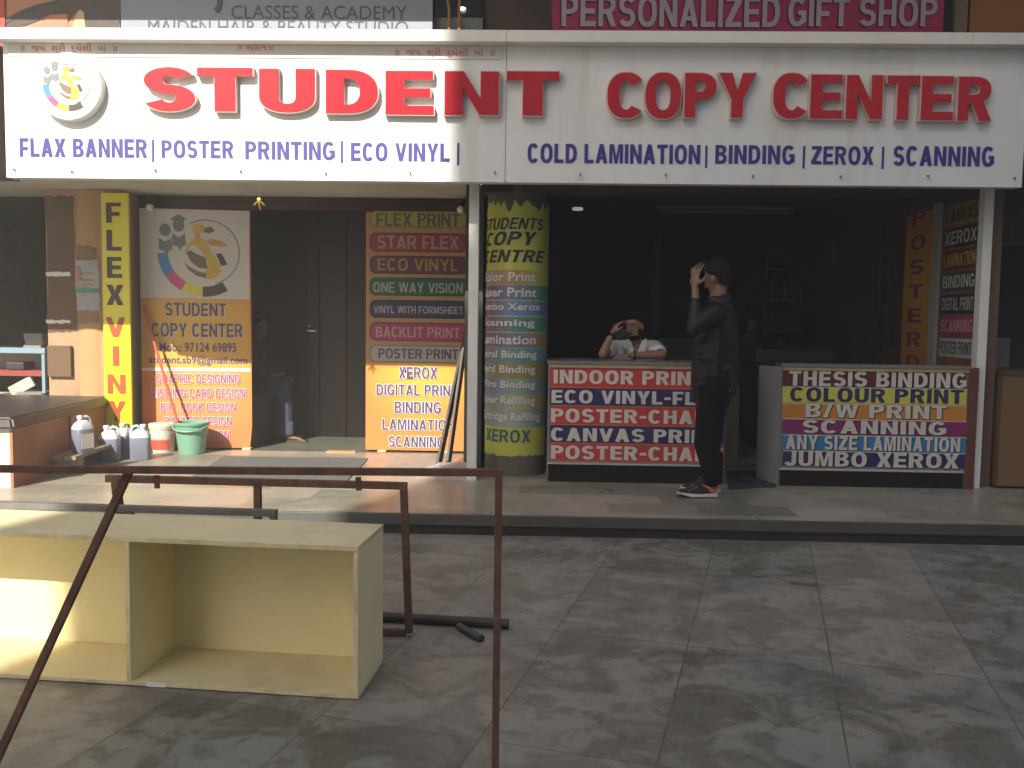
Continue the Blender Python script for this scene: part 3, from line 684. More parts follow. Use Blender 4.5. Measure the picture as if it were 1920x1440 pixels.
# the left leaf, standing very slightly open
fa = (at(264, 600, Y=8.27).x, 8.27); fb_ = (at(471, 600, Y=8.40).x, 8.40)
fl = fline(fa, fb_); LW = math.hypot(fb_[0]-fa[0], fb_[1]-fa[1])
def zl(y, px=370): 
    t = (px-264)/207; return at(px, y, Y=8.27+.13*t).z
def ul(px): return LW*(px-264)/207
pl = thing('printed_door_panel', 'orange and white door panel with the round shop emblem, phone number and design services', 'door', ((fa[0]+fb_[0])/2, 8.35, G))
cz = zl(700)
ORP = print_mat('orange printed vinyl', (.80, .36, .065), (.70, .20, .07), (*fl(LW*.5, zl(690), 0),), .75)
AMB = print_mat('amber printed vinyl', (.74, .46, .075), (.66, .34, .06), (*fl(LW*.45, zl(610), 0),), .6)
b = MB(); b.sheet([(0, G+.012), (LW-.02, G+.012), (LW, zl(800)), (LW, zl(640)), (LW-.006, zl(400)), (LW-.004, 2.405), (0, 2.405)], fl, -.03, 0); b.build('door_leaf', ORP, pl)
flat('white_print', rect(.004, LW-.012, zl(560), 2.40), fl, .003, PALEW, pl)
flat('amber_print', rect(.004, LW-.010, zl(690), zl(561)), fl, .003, AMB, pl)
flat('divider_print', rect(.004, LW-.010, zl(696), zl(690)), fl, .004, WOUT, pl)
emblem(pl, fl, ul(388), zl(473), (zl(412)-zl(535))/2*1.0, .005)
tl = lambda x0, y0, x1, y1: (ul(x0), ul(x1), zl(y1, (x0+x1)/2), zl(y0, (x0+x1)/2))
for s, *q in (('STUDENT', 310, 568, 424, 593), ('COPY CENTER', 284, 606, 455, 632)):
    txt(pl, s, fl, tl(*q), PURP, off=.034, n=.005, shadow=(mat('white edge print', (.6, .55, .45), .5), .012, .006, -.006))
txt(pl, 'Mob.: 97124 69895', fl, tl(298, 642, 443, 660), PURP, off=.022, n=.005)
txt(pl, 'student.sb9@gmail.com', fl, tl(278, 667, 463, 686), PURP, off=.022, n=.005)
for s, *q in (('GRAPHIC DESIGNING', 291, 701, 449, 719), ('VISITING CARD DESIGN', 282, 728, 459, 746), ('BILL BOOK DESIGN', 299, 755, 441, 772), ('BANNER DESIGN', 307, 781, 433, 798), ('ID CARD DESIGN', 300, 807, 428, 825)):
    txt(pl, s, fl, tl(*q), PINKT, off=.030, n=.0045, outline=(WOUT, .05), shadow=(SHADE, .045, .004, -.005))
# right leaf
pr = thing('printed_door_panel', 'orange door panel stacked with coloured lozenges from FLEX PRINT down to SCANNING', 'door', (-1.13, 8.40, G))
YR = 8.40; fr = fy(YR)
x0, x1 = at(686, 600, Y=YR).x, at(880, 600, Y=YR).x
ORP2 = print_mat('orange printed vinyl right', (.82, .45, .06), (.74, .22, .055), (at(790, 690, Y=YR).x, YR, at(790, 690, Y=YR).z), .62)
b = MB(); b.box(x0, x1, YR, YR+.03, G+.015, 2.405); b.build('door_leaf', ORP2, pr)
zr = lambda y: at(783, y, Y=YR).z
flat('tan_print', rect(x0+.004, x1-.004, zr(681), 2.40), fr, .003, mat('tan print', (.42, .24, .11), .5, .1, 6), pr)
LOZ = [('FLEX PRINT', (.36, .34, .08), (.10, .09, .07), 395, 427, 706, 862, 400, 424, .024), ('STAR FLEX', (.30, .045, .055), (.42, .28, .26), 437, 473, 708, 860, 442, 467, .026),
       ('ECO VINYL', (.13, .03, .06), (.34, .26, .05), 480, 514, 708, 860, 485, 508, .026), ('ONE WAY VISION', (.02, .105, .06), (.40, .38, .34), 521, 555, 700, 868, 530, 549, .024),
       ('VINYL WITH FORMSHEET', (.026, .024, .09), (.40, .38, .38), 563, 597, 701, 868, 574, 588, .022), ('BACKLIT PRINT', (.36, .03, .12), (.42, .30, .27), 605, 640, 705, 862, 613, 633, .026),
       ('POSTER PRINT', (.38, .36, .33), (.07, .045, .13), 648, 680, 710, 859, 654, 673, .024)]
for s, cb, ct, y0, y1, tx0, tx1, ty0, ty1, w in LOZ:
    q = bx(693, y0, 877, y1, YR)
    flat('lozenge', rrect(*q, (q[3]-q[2])*.36), fr, .0045, mat('rim '+s, [c*.45 for c in cb], .5), pr)
    flat('lozenge', rrect(q[0]+.012, q[1]-.012, q[2]+.010, q[3]-.010, (q[3]-q[2])*.33), fr, .006, mat('lozenge '+s, cb, .45, .1, 6), pr)
    txt(pr, s, fr, bx(tx0, ty0, tx1, ty1, YR), mat('ink '+s, ct, .5, .08, 20), off=w, n=.008)
for s, *q in (('XEROX', 748, 688, 820, 710), ('DIGITAL PRINT', 706, 721, 858, 742), ('BINDING', 740, 753, 827, 775), ('LAMINATION', 717, 786, 852, 807), ('SCANNING', 729, 818, 833, 839)):
    txt(pr, s, fr, bx(*q, YR), PURP, off=.036, n=.0045, outline=(WOUT, .045), shadow=(SHADE, .04, .004, -.005))
for pn, xx in ((pl, (fa[0]+.12, fa[0]+.92)), (pr, (x0+.12, x1-.25))):
    for x in xx:
        b = MB(); b.box(x, x+.08, 8.36, 8.44, G-.002, G+.014, bev=.004); b.build('door_block', CREAMX, pn)
# closed dark doors at the back of the doorway
dd = thing('dark_door', 'dark double door with a small steel latch at the back of the left doorway', 'door', (-2.1, 9.5, G))
for a, c in ((-3.75, -2.115), (-2.105, -.61)):
    b = MB(); b.box(a, c, 9.42, 9.46, G, 2.53, bev=.003); b.build('door_leaf', DARKW, dd)
for px in (566, 590, 640):
    xx = at(px, 600, Y=9.40).x; b = MB(); b.box(xx-.05, xx+.05, 9.395, 9.418, G+.02, 2.50, bev=.003); b.build('door_stile', DKRED, dd)
p = at(584, 620, Y=9.39); b = MB(); b.bar((p.x-.045, 9.385, p.z), (p.x+.045, 9.385, p.z-.004), .014); b.bar((p.x-.01, 9.385, p.z+.05), (p.x-.03, 9.385, p.z+.05), .012); b.build('latch', mat('steel', (.5, .5, .5), .3, metal=1), dd)
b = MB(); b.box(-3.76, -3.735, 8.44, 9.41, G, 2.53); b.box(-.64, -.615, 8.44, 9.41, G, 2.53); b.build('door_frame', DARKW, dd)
BRNB = mat('dark brown ply', (.075, .05, .035), .5, .25, 6, dirt=.3)
wb = thing('wooden_box', 'dark brown wooden box seat behind the edge of the emblem door panel', 'box', (-2.6, 8.75, G))
xb = at(472, 790, Y=8.47).x
b = MB(); b.box(xb-.42, xb+.012, 8.47, 9.33, G, at(476, 748, Y=8.47).z, bev=.004); b.build('box_body', BRNB, wb)
b = MB(); b.box(xb-.43, xb+.02, 8.46, 9.34, at(476, 748, Y=8.47).z+.001, at(476, 748, Y=8.47).z+.022, bev=.004); b.build('box_lid', BRNB, wb)
q = at(640, 848, Z=G); b = MB(); b.box(at(612, 848, Z=G).x, at(668, 848, Z=G).x, q.y-.04, q.y+.06, G, G+.010, bev=.003)  # thin orange sheet that paints the sunlit spot on the threshold
tag(b.build('sunlit_patch', mat('orange sunlit tone', (.55, .30, .14), .6)), 'thin orange sheet painting a sunlit patch on the threshold of the doorway', 'patch')
MAT = mat('slate rubber mat', (.105, .115, .115), .8, .15, 20, bump=.3, dirt=.35, dirtcol=(.2, .18, .15))
ms = [at(x, y, Z=G) for x, y in ((419, 857), (690, 861), (652, 902), (360, 895))]
b = MB(); lo = [b.bm.verts.new((p.x, p.y, G)) for p in ms]; hi = [b.bm.verts.new((p.x, p.y, G+.009)) for p in ms]
b.bm.faces.new(hi); b.bm.faces.new(lo[::-1])
for i in range(4): b.bm.faces.new((lo[i], lo[(i+1) % 4], hi[(i+1) % 4], hi[i]))
tag(b.build('doormat', MAT), 'slate grey rubber doormat on the pale platform before the doorway', 'doormat')
# shoes left inside
SHOE = mat('black leather', (.012, .011, .011), .22, .2, 12)
def shoe_mesh(name, c, ang, M, L=.27, hgt=.085, par=None, wd=.085):
    """a low shoe pointing along +x turned by ang"""
    r = Matrix.Rotation(ang, 3, 'Z'); c = Vector(c); T = lambda x, y, z: c + r @ Vector((x, y, z))
    return blob(name, [('cap', T(-L*.33, 0, .038), T(L*.05, 0, .036), wd*.42, wd*.46), ('cap', T(L*.05, 0, .034), T(L*.34, 0, .030), wd*.46, wd*.36),
                       ('cap', T(-L*.30, 0, .05), T(-L*.02, 0, .06), wd*.36, wd*.34), ('ell', T(0, 0, .014), (L*.48, wd*.48, .014), r.to_3x3())], M, par, .008, 3)
for px, py, a, w in ((655, 817, R(8), 'left'), (676, 813, R(14), 'right')):
    p = at(px, py, Z=G); o = shoe_mesh('black_shoe', (p.x, p.y, G-.004), a, SHOE)
    tag(o, 'glossy black leather shoe on the doorway floor, '+('nearer the doormat' if w == 'left' else 'half hidden by the lozenge door panel'), 'shoe', 'black shoes by the doorway')

# hanging bulbs and lemon charm
GLASSW = mat('white bulb glass', (.75, .75, .72), .2, .02)
for px, py, Y, l in ((281, 389, 8.2, 'white globe bulb under the lintel above the emblem door panel'), (864, 393, 8.2, 'white globe bulb under the lintel above the FLEX PRINT lozenge')):
    p = at(px, py, Y=Y); t = thing('light_bulb', l, 'bulb', p, 'bulbs under the lintel')
    b = MB(); b.ball(p, (.036, .036, .034)); b.build('globe', GLASSW, t, smooth=1)
    b = MB(); b.cyl(p+Vector((0, .02, .025)), p+Vector((0, .06, .07)), .018, n=12); b.bar(p+Vector((0, .05, .06)), p+Vector((0, .22, .10)), .02); b.build('bulb_holder', BLACKP, t)
p = at(486, 374, Y=6.75); ch = thing('lemon_charm', 'small string charm of lemon and chillies hanging under the white sign', 'charm', p)
b = MB(); b.cyl(p, (p.x, p.y, 2.50), .0018, n=6); b.build('string', WOUT, ch)
b = MB(); b.ball(p, (.017, .017, .02)); b.build('lemon', mat('lemon skin', (.6, .55, .08), .4), ch, smooth=1)
GCH = mat('green chilli', (.16, .22, .03), .4)
for a in (25, 100, 150, 205, 275, 330):
    b = MB(); d = Vector((math.cos(R(a)), math.sin(R(a))*.6, -.35)); b.tube([p+Vector((0, 0, -.015)), p+d*.025+Vector((0, 0, -.015)), p+d*.05+Vector((0, 0, -.03))], [.005, .005, .001]); b.build('chilli', GCH, ch)
b = MB(); b.tube([p+Vector((0, 0, -.02)), p+Vector((.006, 0, -.05)), p+Vector((.012, 0, -.085))], [.006, .008, .001]); b.build('chilli', mat('red chilli', (.5, .06, .03), .4), ch)

# ------------------------------------------------------------------ neighbour's stall on the left
st = thing('stall_counter', 'black topped counter with an orange plywood side at the far left', 'counter', (-4.2, 7.2, G))
A0, A1 = at(26, 915, Z=G), at(205, 848, Z=G)
A1 = A0+(A1-A0)*1.06
fo_ = fline(A0, A1); L = (A1-A0).to_2d().length
OPLY = mat('orange plywood', (.38, .14, .055), .6, .2, 4, dirt=.45, dirtcol=(.16, .07, .035), bump=.15)
b = MB(); b.sheet(rect(0, L, G, .565), fo_, -.02, 0); b.build('side_panel', OPLY, st)
b = MB(); b.sheet(rect(.93, .965, G+.01, .56), fo_, .0005, .014); b.build('batten', OPLY, st)
b = MB(); b.sheet(rect(.001, .02, G, .565), fo_, -.0185, .001); b.build('panel_edge', mat('bare ply edge', (.16, .12, .08), .7), st)
b = MB(); b.box(-6.2, A0.x-.022, A0.y+.002, A0.y+.02, G, .565); b.build('front_panel', mat('white laminate', (.62, .57, .50), .5, .08, 3, dirt=.3, dirtcol=(.35, .25, .17)), st)
b = MB(); T = lambda u, n, z: fo_(u, z, n)
vs = [(-.05, .035), (L+.02, .035), (L+.02, -2.2), (-.05, -2.2)]
lo = [b.bm.verts.new(T(u, n, .568)) for u, n in vs]; hi = [b.bm.verts.new(T(u+(.02 if u < 0 else -.02), n-.025 if n > 0 else n, .655)) for u, n in vs]
b.bm.faces.new(hi); b.bm.faces.new(lo[::-1])
for i in range(4): b.bm.faces.new((lo[i], lo[(i+1) % 4], hi[(i+1) % 4], hi[i]))
bmesh.ops.bevel(b.bm, geom=list(b.bm.edges), offset=.018, segments=3, affect='EDGES')
b.build('counter_top', mat('black counter top', (.030, .026, .024), .42, .3, 4, dirt=.35, dirtcol=(.09, .08, .07)), st, smooth=40)
# low plank bench that carries a can
lb = thing('plank_bench', 'low weathered plank bench along the orange counter side', 'bench', (-3.5, 7.2, G))
PLK = mat('weathered plank', (.27, .215, .15), .8, .25, 7, bump=.4, dirt=.4)
fb2 = fline(A0, A1)
for n0, n1 in ((.04, .13), (.14, .23)):
    b = MB(); b.sheet(rect(.50, L-.12, .262, .29), fb2, n0, n1); b.build('plank', PLK, lb)
GRB = mat('grey block', (.24, .21, .17), .85, .15, 8, bump=.3)
for u in (.55, L-.35):
    b = MB(); b.sheet(rect(u, u+.10, G, .2615), fb2, .05, .23); b.build('block_leg', GRB, lb)
# steel rack behind
BLUE = mat('light blue steel', (.22, .32, .42), .5, .1, 6, dirt=.3)
YK = 8.2
rk = thing('steel_rack', 'pale blue steel rack full of papers behind the black counter top', 'rack', (-4.6, YK, G))
xk = at(84, 700, Y=YK).x; zk = lambda y: at(40, y, Y=YK).z
b = MB(); b.box(xk-.028, xk, YK, YK+.03, .66, zk(652)); b.build('upright', BLUE, rk)
b = MB(); b.box(xk-.028, xk, YK+.42, YK+.45, .66, zk(652)); b.build('upright', BLUE, rk)
b = MB(); b.box(xk-1.4, xk+.01, YK-.01, YK+.46, zk(662), zk(652)); b.build('rack_top', BLUE, rk)
b = MB(); b.box(xk-1.4, xk-.03, YK+.005, YK+.445, zk(705), zk(695)); b.build('shelf', mat('dull red shelf', (.28, .05, .045), .5), rk)
b = MB(); b.box(xk-1.4, xk-.03, YK+.0, YK+.445, zk(770), zk(752)); b.build('shelf', BLUE, rk)
b = MB(); b.box(xk-1.4, xk-.03, YK+.43, YK+.44, zk(694), zk(664)); b.build('rack_back', mat('cream steel', (.5, .46, .36), .6), rk)
PAPER = mat('old paper', (.50, .47, .40), .8, .15, 12); GPAP = mat('grey paper stack', (.24, .23, .215), .8, .3, 30)
def stack(name, x0, x1, y0, y1, z0, n, M, label, j=.02, t=.012):
    b = MB()
    for i in range(n):
        dx, dy = random.uniform(-j, j), random.uniform(-j, j); b.box(x0+dx, x1+dx, y0+dy, y1+dy, z0+i*t, z0+(i+1)*t-.001, rot=Matrix.Rotation(random.uniform(-.06, .06), 3, 'Z'))
    return tag(b.build(name, M), label, 'papers')
stack('paper_pile', xk-.30, xk-.05, YK+.03, YK+.3, zk(751), 7, GPAP, 'grey pile of papers low in the pale blue rack')
stack('paper_pile', xk-.75, xk-.42, YK+.03, YK+.3, zk(751), 5, PAPER, 'cream pile of papers at the left of the pale blue rack')
b = MB(); b.box(xk-.36, xk-.12, YK+.02, YK+.05, zk(735), zk(715), rot=Matrix.Rotation(R(-28), 3, 'Y')); tag(b.build('loose_sheet', PAPER), 'cream folded sheet sticking out of the pale blue rack', 'paper')
b = MB(); b.box(at(16, 690, Y=YK+.1).x, at(50, 690, Y=YK+.1).x, YK+.05, YK+.25, zk(694), zk(680), bev=.01); tag(b.build('black_box', BLACKP), 'small black box on the red shelf of the pale blue rack', 'box')
stack('paper_stack', at(52, 640, Y=YK+.1).x, at(86, 640, Y=YK+.1).x-.005, YK+.05, YK+.36, zk(652)+.001, 6, GPAP, 'grey stack of papers on top of the pale blue rack', .015, .022)

# ------------------------------------------------------------------ cans, buckets and mop
CANB = mat('violet translucent plastic', (.17, .19, .25), .3, .12, 5); CANT = mat('milky plastic', (.55, .58, .60), .35, .06, 6)
CANT2 = mat('pale blue plastic', (.42, .56, .60), .35, .06, 6); LAB = mat('paper label', (.55, .51, .47), .7, .1, 10)
def make_can(label, top=CANT, lab=False, w=.17, d=.13, h=.31):
    t = thing('jerry_can', label, 'can', (0, 0, 0), 'chemical cans by the counter')
    def loft(rows):
        b = MB(); rs = []
        for z, sx, sy, r in rows:
            rs.append([b.bm.verts.new((u, v, z)) for u, v in rrect(-sx/2, sx/2, -sy/2, sy/2, r, 4)])
        k = len(rs[0])
        for p, q in zip(rs, rs[1:]):
            for i in range(k): b.bm.faces.new((p[i], p[(i+1) % k], q[(i+1) % k], q[i]))
        b.bm.faces.new(rs[0][::-1]); b.bm.faces.new(rs[-1]); return b
    loft([(0, w*.93, d*.93, .03), (.012, w, d, .035), (h*.33, w*.985, d*.985, .035), (h*.63, w, d, .035), (h*.635, w*.99, d*.99, .035)]).build('can_body', CANB, t, smooth=50)
    loft([(h*.636, w*.995, d*.995, .035), (h*.70, w*.97, d*.97, .035), (h*.78, w*.80, d*.85, .035), (h*.85, w*.50, d*.60, .03), (h*.88, w*.34, d*.42, .022)]).build('can_shoulder', top, t, smooth=50)
    b = MB(); b.cyl((-.025, 0, h*.87), (-.025, 0, h*.925), .021, n=18); b.build('neck', top, t, smooth=40)
    b = MB(); b.cyl((-.025, 0, h*.925), (-.025, 0, h), .026, .025, n=18); b.build('cap', WOUT, t, smooth=40)
    b = MB(); b.tube([(-.005, 0, h*.90), (.03, 0, h*.965), (.062, 0, h*.93), (.078, 0, h*.80), (.082, 0, h*.68)], [.012, .013, .013, .012, .012]); b.build('handle', top, t, smooth=1)
    if lab:
        b = MB(); b.box(-w*.36, w*.36, -d/2-.003, -d/2-.0005, h*.12, h*.52); b.build('label', LAB, t)
    return t
benchp = fb2(1.22, 0, .13)
cans = [('violet chemical can with a paper label standing on the plank bench', CANT, True, (at(156, 848, Z=.291).x, at(156, 848, Z=.291).y, .291), R(62), 1.02),
        ('violet can with a milky top, nearest the plank bench on the floor', CANT, False, None, R(12), 1.0),
        ('half hidden violet can squeezed between two others', CANT, False, None, R(80), .98),
        ('violet can with a pale blue shoulder beside the white paint pail', CANT2, False, None, R(195), 1.0)]
pos = [None, at(200, 866, Z=G), at(228, 858, Z=G), at(258, 863, Z=G)]
for (l, tp, lb_, loc, rz, k), p in zip(cans, pos):
    c = make_can(l, tp, lb_); c.location = loc if loc else (p.x, p.y+.06, G); c.rotation_euler.z = rz; c.scale = (k*.88, k*.88, k*.95) if loc else (k, k, k)
pb = thing('paint_pail', 'white plastic paint pail with a red label between the cans and green bucket', 'bucket', (at(298, 849, Z=G).x, at(298, 849, Z=G).y+.08, G))
c = Vector(pb.location)
b = MB(); b.lathe([(.098, 0), (.102, .01), (.112, .215), (.118, .22), (.118, .236), (.113, .238)], c, 40); b.build('pail_body', mat('white pail plastic', (.62, .60, .52), .4, .05, 5), pb, smooth=40)
b = MB(); b.lathe([(.121, .238), (.122, .258), (.115, .268), (0.02, .268)], c, 40); b.build('lid', mat('cream lid', (.62, .58, .48), .4), pb, smooth=40)
fp = fcyl(c.x, c.y, .108)
bm = bmesh.new(); g = [[bm.verts.new(fp(-.16+.27*i/24, G+.03+.155*j/2, -.003+.004*j/2)) for i in range(25)] for j in range(3)]
for j in range(2):
    for i in range(24): bm.faces.new((g[j][i], g[j][i+1], g[j+1][i+1], g[j+1][i]))
me = bpy.data.meshes.new('label'); bm.to_mesh(me); bm.free(); link('label', me, mat('red and white label', (.60, .09, .06), .5, .75, 9), pb, 1)
b = MB(); b.tube([c+Vector((.125*math.cos(a), -.125*abs(math.sin(a))*.35-.02, .225-.10*math.sin(a))) for a in [math.pi*i/16 for i in range(17)]], .0035); b.build('wire_handle', GREYST, pb, smooth=1)
gb = thing('green_bucket', 'mint green plastic bucket holding a red stick before the emblem door panel', 'bucket', (at(352, 853, Z=G).x, at(352, 853, Z=G).y+.10, G))
c = Vector(gb.location); MINT = mat('mint plastic', (.17, .36, .26), .35, .06, 5)
k = 1.0
b = MB(); b.lathe([(.112, 0), (.116, .012), (.130, .12), (.150, .268), (.160, .27), (.163, .290), (.156, .296), (.148, .29), (.128, .10), (.108, .02), (.0, .02)], c, 48); b.build('bucket_body', MINT, gb, smooth=40)
b = MB(); b.tube([c+Vector((-.163+.03*math.sin(a*2), -.165*math.cos(a), .262-.05*math.sin(a))) if False else c+Vector((.165*math.cos(a), -.165*math.sin(a), .275-.055*math.sin(a))) for a in [math.pi*(.05+.9*i/18) for i in range(19)]], .009); b.build('handle', MINT, gb, smooth=1)
s0 = at(338, 800, Y=c.y-.05); s1 = at(269, 572, Y=8.22)
b = MB(); b.cyl(c+Vector((-.06, 0, .03)), s1, .0125, n=14)
tag(b.build('red_stick', mat('red painted stick', (.52, .10, .06), .5, .1, 8)), 'long red stick leaning from the mint bucket against the emblem door panel', 'stick')

# boards leaning beside the white post, papers below
LEANM = mat('dark weathered board', (.075, .065, .055), .6, .3, 8, dirt=.4, dirtcol=(.16, .14, .12))
foot = [at(822, 880, Z=G), at(840, 876, Z=G)]; top = [at(872, 636, Y=8.36), at(878, 600, Y=8.38)]
for i, (a, t, l, w) in enumerate(((foot[0], top[0], 'dark weathered board leaning on the lozenge door panel, outer one', .05), (foot[1], top[1], 'grey brown board leaning close to the white post, inner one', .055))):
    b = MB(); b.bar(a+Vector((0, .03*i, .03)), t, .10 if i else .09, .022, up=(1, 0, .3), bev=.003)
    tag(b.build('leaning_board', LEANM if i == 0 else mat('brown edged board', (.095, .075, .06), .5, .3, 8)), l, 'board', 'boards leaning by the white post')
pc0 = at(842, 900, Z=G)
CARD = mat('white card', (.55, .50, .48), .8, .08, 6, dirt=.2)
for i, (dx, dy, z, w, d, h, rz, l) in enumerate(((0, .0, 0, .26, .30, .048, R(4), 'white cardboard box lying flat at the foot of the white post'), (-.04, .08, .05, .30, .34, .012, R(-22), 'loose pale sheet of card on the flat white box'), (.01, .12, .063, .24, .30, .010, R(10), 'topmost pale card sheet under the leaning boards'))):
    b = MB(); x, y = pc0.x+dx, pc0.y+.16+dy; b.box(x-w/2, x+w/2, y-d/2, y+d/2, G+z, G+z+h, rot=Matrix.Rotation(rz, 3, 'Z'), bev=.002)
    if i == 0: b.box(x-.06, x+.09, y-d/2-.003, y-d/2+.002, G+.02, G+.026, rot=Matrix.Rotation(rz, 3, 'Z'), piv=Vector((x, y, G)))
    tag(b.build('cardboard_box' if i == 0 else 'card_sheet', CARD), l, 'box' if i == 0 else 'card')

# ------------------------------------------------------------------ counters
def counter(label, X0, X1, Y0, z_top, bands, base_top, strip, side_d, base_mat=mat('black plinth', (.010, .009, .009), .7, .3, 6, spec=.2)):
    t = thing('shop_counter', label, 'counter', ((X0+X1)/2, Y0, G)); f = fy(Y0)
    b = MB(); b.box(X0, X1, Y0, Y0+side_d, G, z_top-.03, bev=.002); b.build('counter_body', mat('grey laminate', (.20, .205, .20), .5, .08, 4, dirt=.3), t)
    b = MB(); b.box(X0-.01, X1+.01, Y0-.02, Y0+side_d+.02, z_top-.029, z_top, bev=.004); b.build('counter_top', mat('grey granite top', (.19, .18, .17), .25, .3, 40), t)
    b = MB(); b.box(X0+.008, X1-.008, Y0-.004, Y0-.001, G+.004, base_top); b.build('plinth', base_mat, t)
    b = MB(); b.box(X0+.004, X1-.004, Y0-.012, Y0-.001, base_top+.001, base_top+strip); b.build('trim_strip', mat('aluminium strip', (.45, .45, .45), .35, .1, 8), t)
    b = MB(); b.box(X0+.004, X1-.004, Y0-.016, Y0-.001, z_top-.052, z_top-.0305); b.build('brass_strip', mat('worn brass strip', (.42, .33, .17), .35, .5, 5), t)
    return t, f
DIMW = mat('dull white print', (.60, .58, .53), .5, .08, 20)
BR, BN = mat('red counter vinyl', (.50, .05, .045), .4, .1, 5), mat('navy counter vinyl', (.035, .028, .12), .4, .1, 5)
YC1 = 6.955
lc, f = counter('left shop counter with red and navy bands from INDOOR PRINT to POSTER', at(1027, 800, Y=YC1).x, at(1360, 800, Y=YC1).x, YC1, at(1100, 677, Y=YC1).z, None, at(1100, 871, Y=YC1).z, .016, .50)
GOLDL = mat('orange rule', (.5, .22, .08), .5)
for s, M, y0, y1, tx1, ty0, ty1, tx0 in (('INDOOR PRINT', BR, 688, 728, 1320, 695, 721, 1038), ('ECO VINYL-FLEX', BN, 729, 762, 1357, 733, 758, 1034), ('POSTER-CHART', BR, 764, 798, 1355, 768, 794, 1033), ('CANVAS PRINT', BN, 799, 832, 1350, 804, 829, 1033), ('POSTER-CHART', BR, 833, 866, 1355, 837, 863, 1033)):
    q = bx(1031, y0, 1358, y1, YC1); flat('text_band', rect(*q), f, .004, M, lc)
    flat('band_rule', rect(q[0], q[1], q[2]-.004, q[2]+.002), f, .0055, GOLDL, lc)
    txt(lc, s, f, bx(tx0, ty0, tx1, ty1, YC1), DIMW, off=.058, n=.006)
YC2 = 6.96
rc, f = counter('right shop counter with six rainbow bands from THESIS BINDING to JUMBO XEROX', at(1463, 800, Y=YC2).x, at(1812, 800, Y=YC2).x, YC2, at(1640, 684, Y=YC2).z, None, at(1640, 884, Y=YC2).z, .018, .16)
b = MB(); xe = at(1812, 800, Y=YC2).x; b.box(xe+.001, xe+.075, YC2-.006, YC2+.1, G, at(1820, 690, Y=YC2).z, bev=.002); b.build('end_panel', mat('red brown panel', (.13, .045, .03), .5, .15, 5), rc)
xs = at(1463, 800, Y=YC2).x
b = MB(); vs = [(xs-.001, YC2+.002), (xs-.001, YC2+.16), (xs-.09, YC2+.30), (xs-.105, YC2+.29)]
zt = at(1640, 684, Y=YC2).z-.03
lo = [b.bm.verts.new((x, y, G)) for x, y in vs]; hi = [b.bm.verts.new((x, y, zt)) for x, y in vs]
b.bm.faces.new(hi); b.bm.faces.new(lo[::-1])
for i in range(4): b.bm.faces.new((lo[i], lo[(i+1) % 4], hi[(i+1) % 4], hi[i]))
b.build('side_panel', mat('pale grey laminate', (.30, .31, .31), .5, .08, 4, dirt=.3), rc)
BND = [('THESIS BINDING', (.12, .022, .02), DIMW, 691, 724, 1479, 1812, 697, 726), ('COLOUR PRINT', (.58, .58, .08), mat('navy ink', (.035, .028, .11), .5), 726, 755, 1481, 1806, 728, 755),
       ('B/W PRINT', (.56, .22, .035), DIMW, 757, 785, 1510, 1774, 758, 784), ('SCANNING', (.22, .025, .13), DIMW, 786, 814, 1505, 1774, 789, 814),
       ('ANY SIZE LAMINATION', (.03, .21, .46), DIMW, 816, 844, 1473, 1800, 818, 845), ('JUMBO XEROX', (.03, .024, .12), DIMW, 846, 873, 1471, 1797, 848, 876)]
for i, (s, cb, ink, y0, y1, tx0, tx1, ty0, ty1) in enumerate(BND):
    q = bx(1467, y0+2, 1812, y1+2, YC2); flat('text_band', rect(q[0], q[1], q[2], q[3]), f, .004, mat('band '+s, cb, .4, .1, 5), rc)
    if i: flat('band_rule', rect(q[0], q[1], q[3]-.002, q[3]+.004), f, .0055, DIMW, rc)
    kw = dict(outline=None)
    if s != 'COLOUR PRINT': kw = dict(shadow=(BLACKP, .03, .004, -.004))
    txt(rc, s, f, bx(tx0, ty0, tx1, ty1, YC2), ink, off=.056, n=.0065, **{k: v for k, v in kw.items() if v})

# ------------------------------------------------------------------ signs on the right side wall
XW = 3.455
def yw(px): return at(px, 500, X=XW).y
def wallbox(x0, y0, x1, y1, xm_=None):
    xm_ = (x0+x1)/2; ym = at(xm_, 500, X=XW).y
    return -yw(x0), -yw(x1), at(xm_, y1, X=XW).z, at(xm_, y0, X=XW).z
fw_ = fxr(XW)
wp = thing('wall_sign_panel', 'brown panel of seven coloured service plates from CANVAS to POSTER PRINT', 'sign', (XW, 7.2, 1.4))
q = wallbox(1766, 372, 1838, 690); flat('panel_sheet', rect(q[0], q[1], q[2], 2.41), fw_, .008, mat('brown orange print', (.22, .085, .03), .5, .15, 4), wp, .007)
for s, cb, ct, y0, y1 in (('CANVAS', (.30, .20, .06), (.05, .035, .02), 381, 422), ('XEROX', (.035, .03, .03), (.48, .46, .42), 424, 463), ('LAMINATION', (.12, .025, .02), (.50, .34, .05), 466, 505), ('BINDING', (.05, .07, .05), (.52, .50, .46), 508, 546),
                          ('DIGITAL PRINT', (.03, .028, .04), (.45, .44, .44), 550, 589), ('SCANNING', (.30, .04, .08), (.55, .30, .30), 592, 630), ('POSTER PRINT', (.42, .42, .40), (.06, .055, .10), 634, 672)):
    q = wallbox(1769, y0, 1836, y1)
    flat('plate', rrect(q[0]+.01, q[1]-.01, q[2]+.004, q[3]-.004, .03), fw_, .012, mat('plate '+s, cb, .45, .1, 6), wp)
    txt(wp, s, fw_, (q[0]+.035, q[1]-.035, q[2]+.03, q[3]-.03), mat('ink w '+s, ct, .5), off=.030, n=.0145)
vp = thing('vertical_sign', 'orange and yellow vertical sign reading POSTER down the right side wall', 'sign', (XW, 7.9, 1.4))
u0, u1 = -yw(1698), -yw(1748)
POS = print_mat('amber poster print', (.62, .40, .03), (.52, .18, .035), (XW, yw(1720), at(1720, 540, X=XW).z), .9)
